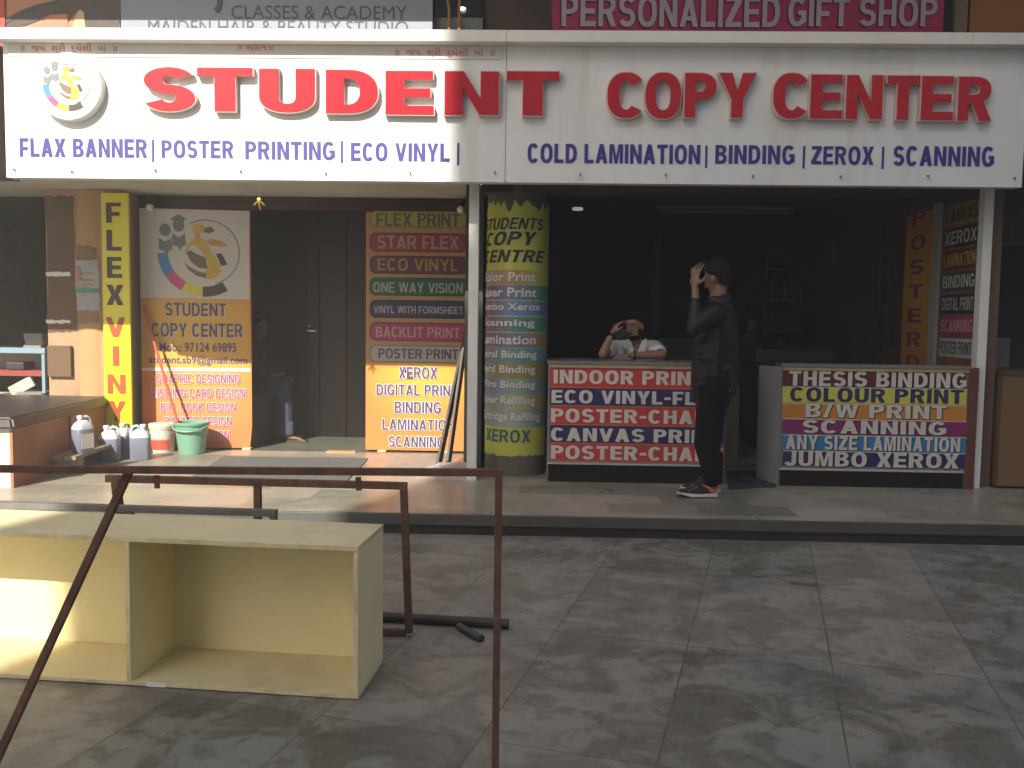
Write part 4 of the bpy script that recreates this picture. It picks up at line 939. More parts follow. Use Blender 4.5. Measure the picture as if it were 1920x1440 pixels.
flat('sign_sheet', rect(u0, u1, .60, 2.42), fw_, .010, POS, vp, .009)
CR = mat('crimson ink', (.34, .02, .05), .5)
for ch_, y0, y1 in (('P', 396, 423), ('O', 441, 469), ('S', 487, 515), ('T', 533, 560), ('E', 578, 605), ('R', 622, 650), ('D', 667, 692)):
    q = wallbox(1709, y0, 1736, y1); txt(vp, ch_, fw_, q, CR, off=.045, n=.0125, outline=(mat('pink rim', (.55, .35, .30), .5), .03))
b = MB(); u2, u3 = -yw(1752), -yw(1764); b.sheet(rect(u2, u3, .6, 2.45), fw_, .001, .03); tag(b.build('white_strip', mat('grey white strip', (.36, .35, .32), .6, .08, 4)), 'narrow off white strip between the POSTER sign and the brown plates', 'strip')
v2 = thing('vertical_sign', 'dark orange vertical sign reading ZEROX & D, just left of the POSTER sign', 'sign', (XW, 8.6, 1.4))
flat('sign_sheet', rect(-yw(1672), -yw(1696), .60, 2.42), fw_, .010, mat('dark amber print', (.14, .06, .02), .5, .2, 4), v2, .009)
for ch_, y0, y1 in (('Z', 400, 425), ('E', 440, 466), ('R', 485, 510), ('O', 529, 556), ('X', 575, 600), ('&', 620, 647), ('D', 668, 692)):
    txt(v2, ch_, fw_, wallbox(1677, y0, 1692, y1), mat('dim red ink', (.14, .02, .02), .5) if ch_ != '&' else BLACKP, off=.04, n=.0125)
v3 = thing('vertical_sign', 'dim olive vertical sign reading LASER, deepest along the right side wall', 'sign', (XW, 9.6, 1.4))
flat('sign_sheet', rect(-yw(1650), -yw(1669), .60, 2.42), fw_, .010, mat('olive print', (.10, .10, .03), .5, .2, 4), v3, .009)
for ch_, y0, y1 in (('L', 410, 440), ('A', 470, 500), ('S', 520, 570), ('E', 590, 625), ('R', 640, 665)):
    txt(v3, ch_, fw_, wallbox(1654, y0, 1666, y1), BLACKP, off=.04, n=.0125)

# ------------------------------------------------------------------ inside the shop and the right neighbour
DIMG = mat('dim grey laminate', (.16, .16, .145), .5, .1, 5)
p0, p1 = at(1238, 634, Y=10.2), at(1300, 634, Y=10.2)
dk = thing('desk', 'dim grey desk behind the left counter, right of the seated man', 'desk', ((p0.x+p1.x)/2, 10.2, G))
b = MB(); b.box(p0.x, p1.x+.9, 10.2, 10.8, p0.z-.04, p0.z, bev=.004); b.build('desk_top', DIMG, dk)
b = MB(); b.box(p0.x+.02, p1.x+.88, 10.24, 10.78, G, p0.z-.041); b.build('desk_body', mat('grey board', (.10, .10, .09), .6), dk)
p0, p1 = at(1224, 500, Y=10.9).x, at(1240, 500, Y=10.9).x
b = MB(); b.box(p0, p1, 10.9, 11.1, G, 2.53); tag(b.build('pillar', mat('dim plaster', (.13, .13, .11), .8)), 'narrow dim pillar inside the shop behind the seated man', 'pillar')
p0, p1 = at(1232, 392, Y=8.75), at(1490, 392, Y=8.75)
tb = thing('tube_light', 'unlit white tube light fixture under the dark shop ceiling', 'light', ((p0.x+p1.x)/2, 8.75, 2.50))
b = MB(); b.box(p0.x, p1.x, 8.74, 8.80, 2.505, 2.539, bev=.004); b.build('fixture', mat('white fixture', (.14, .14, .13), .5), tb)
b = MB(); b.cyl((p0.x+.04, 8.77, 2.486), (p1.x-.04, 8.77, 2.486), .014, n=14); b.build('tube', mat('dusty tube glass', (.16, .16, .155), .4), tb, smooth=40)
p = at(1083, 395, Y=9.0); cl = thing('ceiling_lamp', 'small lit lamp glowing under the ceiling above the left counter', 'lamp', p)
b = MB(); b.lathe([(.01, .0), (.05, .004), (.055, .016), (.05, .03)], p, 20); b.build('lamp_glass', mat('lit lamp glass', (.3, .32, .32), .4, emit=((.9, 1, 1), .12)), cl)
b = MB(); b.cyl(p+Vector((0, 0, .031)), (p.x, p.y, 2.539), .02, n=12); b.build('lamp_stem', BLACKP, cl)
p = at(1375, 742, Y=8.3); b = MB(); b.box(p.x-.06, p.x+.06, 8.3, 8.5, G, p.z+.09, bev=.005); tag(b.build('carton', mat('dull beige carton', (.16, .13, .08), .8)), 'dull beige carton standing in the gap between the counters', 'carton')
rg = [at(x, y, Z=G) for x, y in ((1362, 884), (1452, 884), (1455, 914), (1366, 918))]
b = MB(); lo = [b.bm.verts.new((p.x, p.y, G)) for p in rg]; hi = [b.bm.verts.new((p.x, p.y, G+.008)) for p in rg]; b.bm.faces.new(hi); b.bm.faces.new(lo[::-1])
for i in range(4): b.bm.faces.new((lo[i], lo[(i+1) % 4], hi[(i+1) % 4], hi[i]))
tag(b.build('floor_mat', mat('dark floor mat', (.035, .035, .033), .9, .3, 20, bump=.3)), 'dark floor mat in the gap between the two counters', 'mat')
p = at(1405, 905, Z=G); b = MB(); b.tube([p+Vector((.16*math.sin(i*.7)*(.5+i*.03), .05*math.cos(i*.9), .017)) for i in range(16)], .008)
tag(b.build('cable', BLACKP), 'black cable coiled loosely on the mat between the counters', 'cable')
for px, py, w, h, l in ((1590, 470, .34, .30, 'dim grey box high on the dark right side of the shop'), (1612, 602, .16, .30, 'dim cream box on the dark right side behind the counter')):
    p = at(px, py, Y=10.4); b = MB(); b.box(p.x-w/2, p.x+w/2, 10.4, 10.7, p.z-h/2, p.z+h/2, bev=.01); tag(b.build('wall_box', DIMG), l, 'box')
cp = thing('copy_machine', 'dark bulky copy machine behind the right counter', 'machine', (2.6, 9.2, G))
b = MB(); b.box(2.25, 3.0, 9.0, 9.7, G, 1.0, bev=.02); b.build('machine_body', mat('charcoal plastic', (.03, .03, .032), .4), cp)
b = MB(); b.box(2.22, 3.03, 8.98, 9.72, 1.01, 1.16, bev=.03); b.build('machine_lid', mat('dark grey plastic', (.05, .05, .05), .4), cp)
sf = thing('shelf_rack', 'dim shelf rack with files against the back wall of the dark shop', 'rack', (2.9, 11.6, G))
xa, xb2 = at(1436, 600, Y=11.6).x, at(1580, 600, Y=11.6).x
for z in (.9, 1.3, 1.7, 2.1):
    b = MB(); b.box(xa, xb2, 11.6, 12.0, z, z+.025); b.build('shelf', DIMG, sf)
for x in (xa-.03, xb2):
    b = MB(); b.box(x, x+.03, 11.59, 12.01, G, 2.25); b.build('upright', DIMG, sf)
for z in (.926, 1.326, 1.726):
    b = MB(); x = xa+.05
    while x < xb2-.12:
        w = random.uniform(.04, .10); h = random.uniform(.18, .30); b.box(x, x+w, 11.63, 11.9, z, z+h, bev=.004); x += w+random.uniform(.002, .03)
    o = b.build('files', mat('faded file covers', (.14, .12, .09), .7, .6, 9)); o['kind'] = 'stuff'; o.parent = sf; o.data.transform(Matrix.Translation(-Vector((2.9, 11.6, G))))
nb = thing('brown_cabinet', 'dull orange brown cabinet at the far right beyond the white post', 'cabinet', (4.2, 7.0, G))
x0 = at(1876, 800, Y=7.0).x; zt = at(1900, 703, Y=7.0).z
b = MB(); b.box(x0, x0+1.1, 7.0, 7.55, G+.02, zt, bev=.004); b.build('cabinet_body', mat('orange brown board', (.19, .105, .045), .6, .2, 4, dirt=.3), nb)
b = MB(); b.box(x0-.012, x0+1.12, 6.985, 7.56, zt+.001, zt+.025, bev=.003); b.build('cabinet_top', mat('brown edge', (.10, .06, .03), .6), nb)
p = at(1872, 662, Y=7.7); b = MB(); b.box(3.66, p.x+.10, 7.7, 8.1, p.z-.13, p.z+.13, bev=.012); b.box(3.70, p.x+.06, 7.72, 8.08, G, p.z-.131); tag(b.build('machine', mat('dull grey machine', (.15, .15, .145), .5, .1, 6)), 'dull grey machine between the right white post and the brown cabinet', 'machine')
dn = thing('dark_signboard', 'dark board with faint lettering in the neighbouring shop at the far right', 'sign', (4.2, 8.0, 2))
q = bx(1858, 395, 2000, 462, 8.0); b = MB(); b.box(*q[:2], 8.0, 8.03, *q[2:]); b.build('board', mat('dark grey board', (.07, .07, .065), .6), dn)
txt(dn, 'LATTE', fy(8.0), bx(1866, 417, 1940, 434, 8.0), mat('faint ink', (.03, .03, .028), .6), off=.02, n=.004)
txt(dn, 'POSITE', fy(8.0), bx(1862, 440, 1946, 455, 8.0), mat('faint ink', (.03, .03, .028), .6), off=.02, n=.004)

# ------------------------------------------------------------------ cream cabinet lying in front
c0, c1 = at(672, 1313, Z=0), at(0, 1272, Z=0)
d = (c0-c1).normalized(); L = 2.35
fk = fline(c0-d*L, c0); HK, DK, TH = .575, .36, .020
cb = thing('open_cabinet', 'cream plywood open fronted cabinet lying on its long side on the paving', 'cabinet', c0-d*1.2)
def kbox(name, u0, u1, n0, n1, z0, z1, M=CREAM):
    b = MB(); b.sheet(rect(u0, u1, z0, z1), fk, n0, n1)
    bmesh.ops.bevel(b.bm, geom=list(b.bm.edges), offset=.0015, segments=1, affect='EDGES'); return b.build(name, M, cb)
ud = L-(c0-at(238, 1290, Z=0)).length
kbox('top_panel', 0, L, -DK, 0, HK-TH, HK, DUSTY)
kbox('bottom_panel', 0, L, -DK, -.001, .004, TH, DUSTY)
kbox('end_panel', L-TH, L-.001, -DK+.002, -.0015, TH+.0005, HK-TH-.0005)
kbox('end_panel', .001, TH, -DK+.002, -.0015, TH+.0005, HK-TH-.0005)
kbox('divider', ud-.009, ud+.009, -DK+.007, -.0015, TH+.0005, HK-TH-.0005)
kbox('back_panel', TH+.0005, L-TH-.0005, -DK+.001, -DK+.0065, TH+.0005, HK-TH-.0005)
for nm_, u0_, u1_, z0_, z1_ in (('a', .001, L-.001, HK-TH+.001, HK-.001), ('b', .001, L-.001, .005, TH-.001), ('c', L-TH+.001, L-.002, TH+.001, HK-TH-.001), ('d', ud-.008, ud+.008, TH+.001, HK-TH-.001)):
    o = flat('edge_band', ragged(u0_, u1_, z0_, z1_, .0012, 24), fk, .0008, CREAMX, cb, .0006)
u = ud+.10; b = MB(); b.sheet(rect(u-.03, u+.045, .004, .022), fk, .0003, .002); b.build('torn_label', WOUT, cb)

# ------------------------------------------------------------------ rusty frames
fa_ = thing('rusty_frame', 'tall rusty steel frame with a slanting brace, in front of the cream cabinet', 'frame', (-.7, 2.3, 0))
YA = 2.30; T2 = .019
zA = at(935, 886, Y=YA).z; zB = at(0, 877, Y=YA).z; xA = at(934, 1000, Y=YA).x
b = MB(); b.bar((-2.3, YA, zB-(.012)), (xA+T2/2, YA, zA), T2); b.build('top_rail', RUST, fa_)
b = MB(); b.bar((xA, YA, 0), (xA, YA, zA-T2/2-.0005), T2, up=(0, 1, 0)); b.build('leg', RUST, fa_)
b = MB(); b.bar((-2.28, YA, 0), (-2.28, YA, zB-.03), T2, up=(0, 1, 0)); b.build('leg', RUST, fa_)
t0, t1 = at(243, 882, Y=YA+.03), at(0, 1412, Y=YA+.03); dd_ = (t1-t0); t2 = t0+dd_*((t0.z)/(t0.z-t1.z))
b = MB(); b.bar(t0, t2, T2*1.05, up=(0, 1, 0)); b.build('brace', RUST, fa_)
for px in (294, 672):
    p = at(px, 886, Y=YA+.005); zt_ = zB+(zA-zB)*(px/935.)-.012
    b = MB(); b.bar((p.x, YA+.002, zt_-.004), (p.x+.002, YA+.002, zt_-.040), T2*.8, .004, up=(0, 1, 0)); b.build('lug', RUST, fa_)
fb3 = thing('rusty_frame', 'lower rusty steel frame standing behind the cream cabinet', 'frame', (-1.2, 3.83, 0))
YBf = 3.83; TB = .031
r0, r1 = at(757, 911, Y=YBf), at(212, 897, Y=YBf); r2 = at(767, 1195, Y=YBf); 
b = MB(); b.bar((r1.x-.03, YBf, r1.z), (r0.x+TB/2, YBf, r0.z), TB); b.build('top_rail', RUST, fb3)
b = MB(); b.bar((r2.x, YBf, .016), (r0.x, YBf, r0.z-TB/2-.0005), TB, up=(0, 1, 0)); b.build('upright', RUST, fb3)
b = MB(); b.bar((r1.x+.012, YBf, r1.z-TB/2-.0005), (at(236, 985, Y=YBf).x+.03, YBf, .016), TB*1.05, up=(0, 1, 0)); b.build('upright', RUST, fb3)
b = MB(); b.bar((r1.x+.10, YBf+.001, .0155), (r2.x-TB/2-.0005, YBf+.001, .0155), TB); b.build('bottom_rail', RUST, fb3)
m0, m1 = at(483, 914, Y=YBf), at(485, 975, Y=YBf)
b = MB(); b.bar((m0.x, YBf, r0.z+.0-TB/2-.003+.006), (m0.x+.004, YBf, .032), TB*.95, up=(0, 1, 0)); b.build('middle_bar', RUST, fb3)
gr = thing('grey_rail', 'low grey steel rail on short legs right behind the cream cabinet', 'rail', (-1.9, 3.66, 0))
YG = 3.66; g0, g1 = at(519, 962, Y=YG), at(0, 943, Y=YG)
b = MB(); b.bar((g1.x-.7, YG, g1.z+.0), (g0.x, YG, g0.z), .034, .028); b.build('rail_bar', GREYST, gr)
for px in (513, 244):
    p = at(px, 960, Y=YG); zz = g0.z+(g1.z-g0.z)*(519-px)/519.
    b = MB(); b.bar((p.x, YG, 0), (p.x, YG, zz-.0145), .028, up=(0, 1, 0)); b.build('leg', GREYST, gr)
DKP = mat('dark steel pipe', (.035, .032, .03), .45, .3, 12, dirt=.3)
e0, e1 = at(954, 1178, Y=3.95), at(700, 1164, Y=4.02)
b = MB(); b.cyl((e1.x-.25, e1.y+.02, .0235), (e0.x, e0.y, .0235), .0225, n=20)
pi = b.build('dark_pipe', DKP, None, smooth=40); tag(pi, 'dark steel pipe lying on the paving behind the rusty frames', 'pipe')
s0, s1 = at(868, 1178, Z=.02), at(903, 1198, Z=.015)
b = MB(); b.cyl(s0+Vector((-.02, .03, .0)), s1, .0165, n=16); tag(b.build('pipe_stub', DKP, None, smooth=40), 'short dark pipe stub lying against the long pipe', 'pipe')

# ------------------------------------------------------------------ people
def hand(c, f, n, t, curl=.35, s=1.0, spread=.05, thumb_in=.3):
    """palm and five fingers; f finger direction, n palm side, t thumb side"""
    f, n, t = (Vector(v).normalized() for v in (f, n, t)); c = Vector(c)
    M = Matrix((f, t, n)).transposed()
    P_ = [('ell', c, (.046*s, .039*s, .015*s), M)]
    for i, (Ln, o) in enumerate(((.072, .029), (.080, .010), (.074, -.010), (.058, -.028))):
        p = c+f*.040*s+t*o*s; a = 0; dd = (f+t*spread*(1.5-i)).normalized()
        for j, k in enumerate((.44, .31, .25)):
            a += curl*(1+.15*i)*(.7 if j == 0 else 1); v = dd*math.cos(a)+n*math.sin(a); q = p+v*Ln*k*s
            P_.append(('cap', p, q, (.0092-.0008*j)*s, (.0086-.0008*j)*s)); p = q
    p = c-f*.018*s+t*.030*s; v = (f*.55+t*.75+n*thumb_in).normalized(); q = p+v*.036*s; P_.append(('cap', p, q, .012*s, .010*s))
    v2 = (f*.85+t*.35+n*thumb_in).normalized(); P_.append(('cap', q, q+v2*.030*s, .010*s, .0085*s)); return P_
def head_frame(c, yaw, pitch=0, roll=0):
    """local x forward, y to the person's left, z up"""
    return Vector(c), Matrix.Rotation(yaw, 3, 'Z') @ Matrix.Rotation(pitch, 3, 'Y') @ Matrix.Rotation(roll, 3, 'X')
def head_prims(c, M, s=1.0):
    L_ = lambda x, y, z: c + M @ Vector((x*s, y*s, z*s)); r = lambda *q: tuple(v*s for v in q)
    return [('ell', L_(-.012, 0, .025), r(.096, .076, .098), M), ('ell', L_(.03, 0, -.055), r(.062, .055, .056), M), ('ell', L_(.05, 0, -.01), r(.05, .06, .06), M),
            ('cap', L_(.088, 0, .012), L_(.112, 0, -.022), .009*s, .014*s), ('ell', L_(.078, 0, .034), r(.020, .050, .011), M), ('ell', L_(.086, 0, -.058), r(.014, .024, .010), M),
            ('ell', L_(.075, 0, -.088), r(.020, .024, .018), M),
            ('ell', L_(-.004, .080, -.008), r(.020, .010, .031), M), ('ell', L_(-.004, -.080, -.008), r(.020, .010, .031), M)], L_, r
def face_bits(par, c, M, s=1.0, beard=True, hair_len=0.0):
    _, L_, r = head_prims(c, M, s)
    hp = [('ell', L_(-.030, 0, .050), r(.094, .084, .088), M), ('ell', L_(-.058, 0, .005), r(.062, .074, .075+hair_len), M), ('ell', L_(.010, 0, .100), r(.074, .066, .038), M)]
    for k in range(16):
        a = k*2.4; hp.append(('ell', L_(-.01+.06*math.cos(a), .055*math.sin(a), .105+.018*math.sin(k*1.7)), r(.026, .022, .022), M))
    blob('hair', hp, HAIR, par, .008, 2)
    if beard:
        blob('beard', [('ell', L_(.036, 0, -.086), r(.062, .058, .036), M), ('ell', L_(.012, .050, -.045), r(.036, .014, .045), M), ('ell', L_(.012, -.050, -.045), r(.036, .014, .045), M), ('cap', L_(.097, .022, -.048), L_(.097, -.022, -.048), .007*s, .007*s)], HAIR, par, .006, 2)
    for sd in (-1, 1):
        b = MB(); b.ball(L_(.083, sd*.030, .012), .0115*s, sub=2); b.build('eye', mat('eye white', (.20, .18, .16), .4), par, smooth=1)
        b = MB(); b.ball(L_(.091, sd*.030, .011), .0058*s, sub=2); b.build('iris', BLACKP, par, smooth=1)
        b = MB(); b.tube([L_(.092, sd*.012, .034), L_(.094, sd*.032, .040), L_(.084, sd*.052, .034)], [.004*s, .005*s, .002*s]); b.build('eyebrow', HAIR, par, smooth=1)

# the man on the phone behind the left counter
ztop = at(1100, 677, Y=YC1).z
A_ = lambda px, py, Y: at(px, py, Y=Y)
m1 = thing('person', 'bearded man in white shirt leaning on the left counter, holding a phone to his cheek', 'person', (A_(1190, 640, 7.66).x, 7.70, G))
hc, HM = head_frame(A_(1190, 613, 7.60), R(180+52), R(10), R(6))
pr_, L_, r_ = head_prims(hc, HM, .94)
sR, sL = A_(1151, 652, 7.68), A_(1228, 652, 7.68)
eR = A_(1131, 672, 7.38); eR.z = ztop+.042; wR = A_(1143, 634, 7.36); hR = A_(1152, 620, 7.38)
eL = A_(1240, 668, 7.40); eL.z = ztop+.045; wL = A_(1186, 672, 7.30); wL.z = ztop+.036
nb_ = A_(1192, 652, 7.68); ch0 = A_(1190, 690, 7.72); hip = Vector((ch0.x, 7.78, .72))
body = pr_ + [('cap', hc+Vector((0, .02, -.06)), nb_+Vector((0, .0, .0)), .052, .060), ('cap', sR, sL, .062, .062), ('cap', nb_, ch0, .085, .12), ('cap', ch0, hip, .13, .14),
              ('cap', sR, eR, .048, .040), ('cap', eR, wR, .042, .027), ('cap', sL, eL, .048, .040), ('cap', eL, wL, .042, .028),
              ('ell', A_(1191, 664, 7.60), (.050, .035, .075), None),
              ('cap', hip+Vector((-.08, 0, -.04)), hip+Vector((-.10, -.30, -.06)), .075, .06), ('cap', hip+Vector((.08, 0, -.04)), hip+Vector((.10, -.30, -.06)), .075, .06),
              ('cap', hip+Vector((-.10, -.30, -.06)), hip+Vector((-.10, -.26, -.50)), .058, .04), ('cap', hip+Vector((.10, -.30, -.06)), hip+Vector((.10, -.26, -.50)), .058, .04)]
body += hand(hR+Vector((0, 0, .01)), (.45, .1, .9), (.8, .5, -.3), (.5, -.8, .1), .55)
body += hand(wL+Vector((-.06, -.01, .0)), (-1, -.1, -.05), (0, .0, -1), (.1, -1, 0), .3)
blob('body', body, SKIN2, m1, .0062, 3)
face_bits(m1, hc, HM, .94)
SHIRT = mat('white cotton shirt', (.68, .68, .72), .8, .06, 20, bump=.1)
sh = [('cap', sR+Vector((.012, .01, -.005)), sL+Vector((-.012, .01, -.005)), .075, .075), ('cap', nb_+Vector((0, .03, -.03)), ch0, .11, .150), ('cap', ch0, hip, .150, .16),
      ('cap', sR, sR+(eR-sR)*.55, .068, .064), ('cap', sL, sL+(eL-sL)*.62, .068, .066), ('ell', A_(1160, 668, 7.60), (.06, .05, .10), None), ('ell', A_(1222, 668, 7.60), (.06, .05, .10), None)]
blob('shirt', sh, SHIRT, m1, .009, 4)
for sd, pts in ((-1, ((1176, 634), (1183, 640), (1192, 666), (1189, 672), (1178, 658))), (1, ((1212, 634), (1203, 640), (1193, 666), (1196, 672), (1210, 656)))):
    flat('collar', [(p.x, p.z) for p in (A_(x, y, 7.545) for x, y in pts)][::sd], fy(7.545), .006, SHIRT, m1, .006)
b = MB(); b.tube([wL+Vector((.012, .034*math.cos(a), .034*math.sin(a))) for a in [2*math.pi*i/16 for i in range(17)]], .009); b.build('wristwatch', BLACKP, m1, smooth=1)
blob('trousers', [('cap', hip+Vector((-.08, 0, -.04)), hip+Vector((-.10, -.30, -.06)), .088, .072), ('cap', hip+Vector((.08, 0, -.04)), hip+Vector((.10, -.30, -.06)), .088, .072), ('cap', hip+Vector((-.10, -.30, -.06)), hip+Vector((-.10, -.26, -.48)), .068, .055), ('cap', hip+Vector((.10, -.30, -.06)), hip+Vector((.10, -.26, -.48)), .068, .055), ('cap', hip+Vector((-.06, 0, 0)), hip+Vector((.06, 0, 0)), .15, .15)], mat('dark trousers', (.02, .02, .025), .8), m1, .014, 4)
b = MB(); pc_ = A_(1163, 626, 7.40); b.box(pc_.x-.066, pc_.x+.066, pc_.y-.006, pc_.y+.006, pc_.z-.034, pc_.z+.034, rot=Matrix.Rotation(R(-14), 3, 'Y') @ Matrix.Rotation(R(38), 3, 'Z'), bev=.004)
tag(b.build('mobile_phone', mat('black phone', (.012, .012, .014), .25)), 'black mobile phone held to the cheek of the man in white', 'phone')
sx = thing('stool', 'low stool under the man in the white shirt behind the counter', 'stool', (hip.x, 7.8, G))
b = MB(); b.cyl((hip.x, 7.8, .50), (hip.x, 7.8, .55), .17, n=24); b.build('seat', DARKW, sx)
for a in range(4):
    b = MB(); q = R(45+90*a); b.cyl((hip.x+.15*math.cos(q), 7.8+.15*math.sin(q), G), (hip.x+.11*math.cos(q), 7.8+.11*math.sin(q), .50), .014, n=10); b.build('leg', DARKW, sx)

# the man in black standing at the counter, one hand to his forehead
YP = 6.52
BLK = mat('black jacket', (.0050, .0050, .0060), .42, .3, 9, bump=.45, spec=.32); TRO = mat('black trousers', (.0045, .0045, .005), .8, .3, 9, bump=.3, spec=.15)
X = lambda px, py: at(px, py, Y=YP).x
m2 = thing('person', 'man in black jacket and trousers standing at the counter with a hand to his forehead', 'person', (1.24, YP, G))
V = lambda px, py, dy=0.0: at(px, py, Y=YP+dy)
hc2, HM2 = head_frame(V(1345, 521, .02), R(180-46), R(20), R(-6))
pr2, L2, _ = head_prims(hc2, HM2, 1.0)
sN, sF = V(1340, 586, -.17), V(1338, 584, .17)            # near and far shoulder
eN = V(1302, 614, -.22); wN = V(1304, 556, -.15); hN = V(1303, 526, -.13)
eF = V(1344, 655, .23); wF = V(1338, 712, .22)
hpN, hpF = V(1338, 742, -.08), V(1334, 742, .08)
kN, kF = V(1330, 832, -.085), V(1322, 832, .075)
aN, aF = V(1328, 0, -.085), V(1334, 0, .09); aN.z = aF.z = G+.085
aN.x, aF.x = X(1330, 920), X(1338, 920)
neck, chest, belly = V(1346, 562), V(1342, 612), V(1338, 690)
b2 = pr2 + [('cap', hc2+Vector((.02, 0, -.05)), neck, .056, .062), ('cap', sN, sF, .065, .065), ('cap', neck, chest, .07, .13), ('cap', chest, belly, .13, .125), ('cap', belly, (hpN+hpF)/2, .125, .13),
            ('cap', sN, eN, .05, .042), ('cap', eN, wN, .042, .028), ('cap', wN, hN-Vector((0, 0, .03)), .028, .024), ('cap', sF, eF, .05, .042), ('cap', eF, wF, .042, .028),
            ('cap', hpN, kN, .082, .055), ('cap', kN, aN, .055, .038), ('cap', hpF, kF, .082, .055), ('cap', kF, aF, .055, .038)]
b2 += hand(hN, (.05, .10, 1), (.75, .65, -.05), (.65, -.75, 0), .22, 1.12, .16)
b2 += hand(wF+Vector((-.01, 0, -.065)), (-.1, 0, -1), (0, -1, 0), (-1, 0, 0), .35)
blob('body', b2, SKIN, m2, .0066, 3)
face_bits(m2, hc2, HM2, 1.0, beard=False, hair_len=.01)
jk = [('cap', sN+Vector((0, .02, -.01)), sF+Vector((0, -.02, -.01)), .088, .085), ('cap', neck+Vector((.01, 0, -.05)), chest, .105, .165), ('cap', chest, belly, .165, .165), ('cap', belly, V(1336, 735), .165, .158),
      ('cap', sN, eN, .075, .064), ('cap', eN, wN+(eN-wN)*.22, .060, .044), ('cap', sF, eF, .075, .064), ('cap', eF, wF, .064, .046),
      ('cap', neck+Vector((-.05, -.05, -.005)), neck+Vector((.06, -.04, .01)), .030, .034), ('cap', neck+Vector((-.05, .06, -.005)), neck+Vector((.06, .05, .01)), .030, .034)]
for k, (xa, ya, xb_, yb_) in enumerate(((1312, 640, 1360, 622), (1305, 668, 1345, 676), (1325, 700, 1372, 690), (1302, 722, 1340, 716), (1330, 738, 1374, 734))):     # folds of the jacket
    jk.append(('cap', V(xa, ya, -.125), V(xb_, yb_, -.135), .020, .030))
blob('jacket', jk, BLK, m2, .009, 3)
tr = [('cap', hpN, kN, .108, .084), ('cap', kN, aN+Vector((0, 0, .045)), .084, .062), ('cap', hpF, kF, .108, .084), ('cap', kF, aF+Vector((0, 0, .045)), .084, .062), ('cap', hpN+Vector((0, 0, .06)), hpF+Vector((0, 0, .06)), .125, .125)]
for k in range(4):
    tr.append(('cap', aN+Vector((-.035, -.02, .07+.05*k)), aN+Vector((.04, -.025, .085+.045*k)), .034, .036))
blob('trousers', tr, TRO, m2, .009, 3)
ORS = mat('orange shoe fabric', (.75, .16, .07), .6, .1, 20); SOLE = mat('white shoe sole', (.60, .57, .57), .5, .05, 10); UPP = mat('black shoe mesh', (.02, .018, .017), .7, .3, 60, bump=.4)
for nm, c, ang in (('near', V(1304, 0, -.085), R(180+4)), ('far', V(1322, 0, .10), R(180-12))):
    c = Vector((X(1303, 930) if nm == 'near' else X(1318, 925), YP-.085 if nm == 'near' else YP+.10, G))
    r3 = Matrix.Rotation(ang, 3, 'Z'); T = lambda x, y, z: c + r3 @ Vector((x, y, z))
    s_ = blob('shoe', [('cap', T(-.095, 0, .052), T(.03, 0, .050), .036, .038), ('cap', T(.03, 0, .046), T(.112, 0, .034), .037, .026), ('cap', T(-.075, 0, .07), T(-.01, 0, .092), .034, .034), ('cap', T(-.10, 0, .05), T(-.105, 0, .095), .028, .020)], UPP, m2, .006, 3)
    b = MB(); out = [(-.148, -.028), (-.13, -.042), (-.02, -.040), (.06, -.047), (.125, -.036), (.152, -.012), (.152, .012), (.125, .036), (.06, .047), (-.02, .038), (-.13, .040), (-.148, .028)]
    lo = [b.bm.verts.new(T(x, y, .006+(.022 if x > .12 else 0))) for x, y in out]; hi = [b.bm.verts.new(T(x, y, (.036 if x < -.02 else .027)+(.012 if x > .12 else 0))) for x, y in out]
    b.bm.faces.new(hi); b.bm.faces.new(lo[::-1]); k = len(out)
    for i in range(k): b.bm.faces.new((lo[i], lo[(i+1) % k], hi[(i+1) % k], hi[i]))
    bmesh.ops.bevel(b.bm, geom=list(b.bm.edges), offset=.004, segments=2, affect='EDGES'); b.build('sole', SOLE, s_, smooth=50)
    b = MB(); b.sheet([(x*.98, y*.96) for x, y in out], lambda u, v, n: T(u, v, n), .0005, .0065); b.build('outsole', BLACKP, s_)
    blob('heel_patch', [('ell', T(-.098, 0, .058), (.038, .041, .030), r3), ('cap', T(-.085, .030, .072), T(-.03, .034, .094), .010, .006), ('cap', T(-.085, -.030, .072), T(-.03, -.034, .094), .010, .006)], ORS, s_, .005, 2)
    b = MB()
    for i in range(4): b.tube([T(.015+.018*i, -.030, .074-.008*i), T(.008+.018*i, 0, .098-.011*i), T(.015+.018*i, .030, .074-.008*i)], .0042)
    b.tube([T(-.005, -.012, .098), T(-.015, -.014, .122), T(.002, -.016, .112), T(0, -.008, .10)], .005); b.build('laces', ORS, s_, smooth=1)

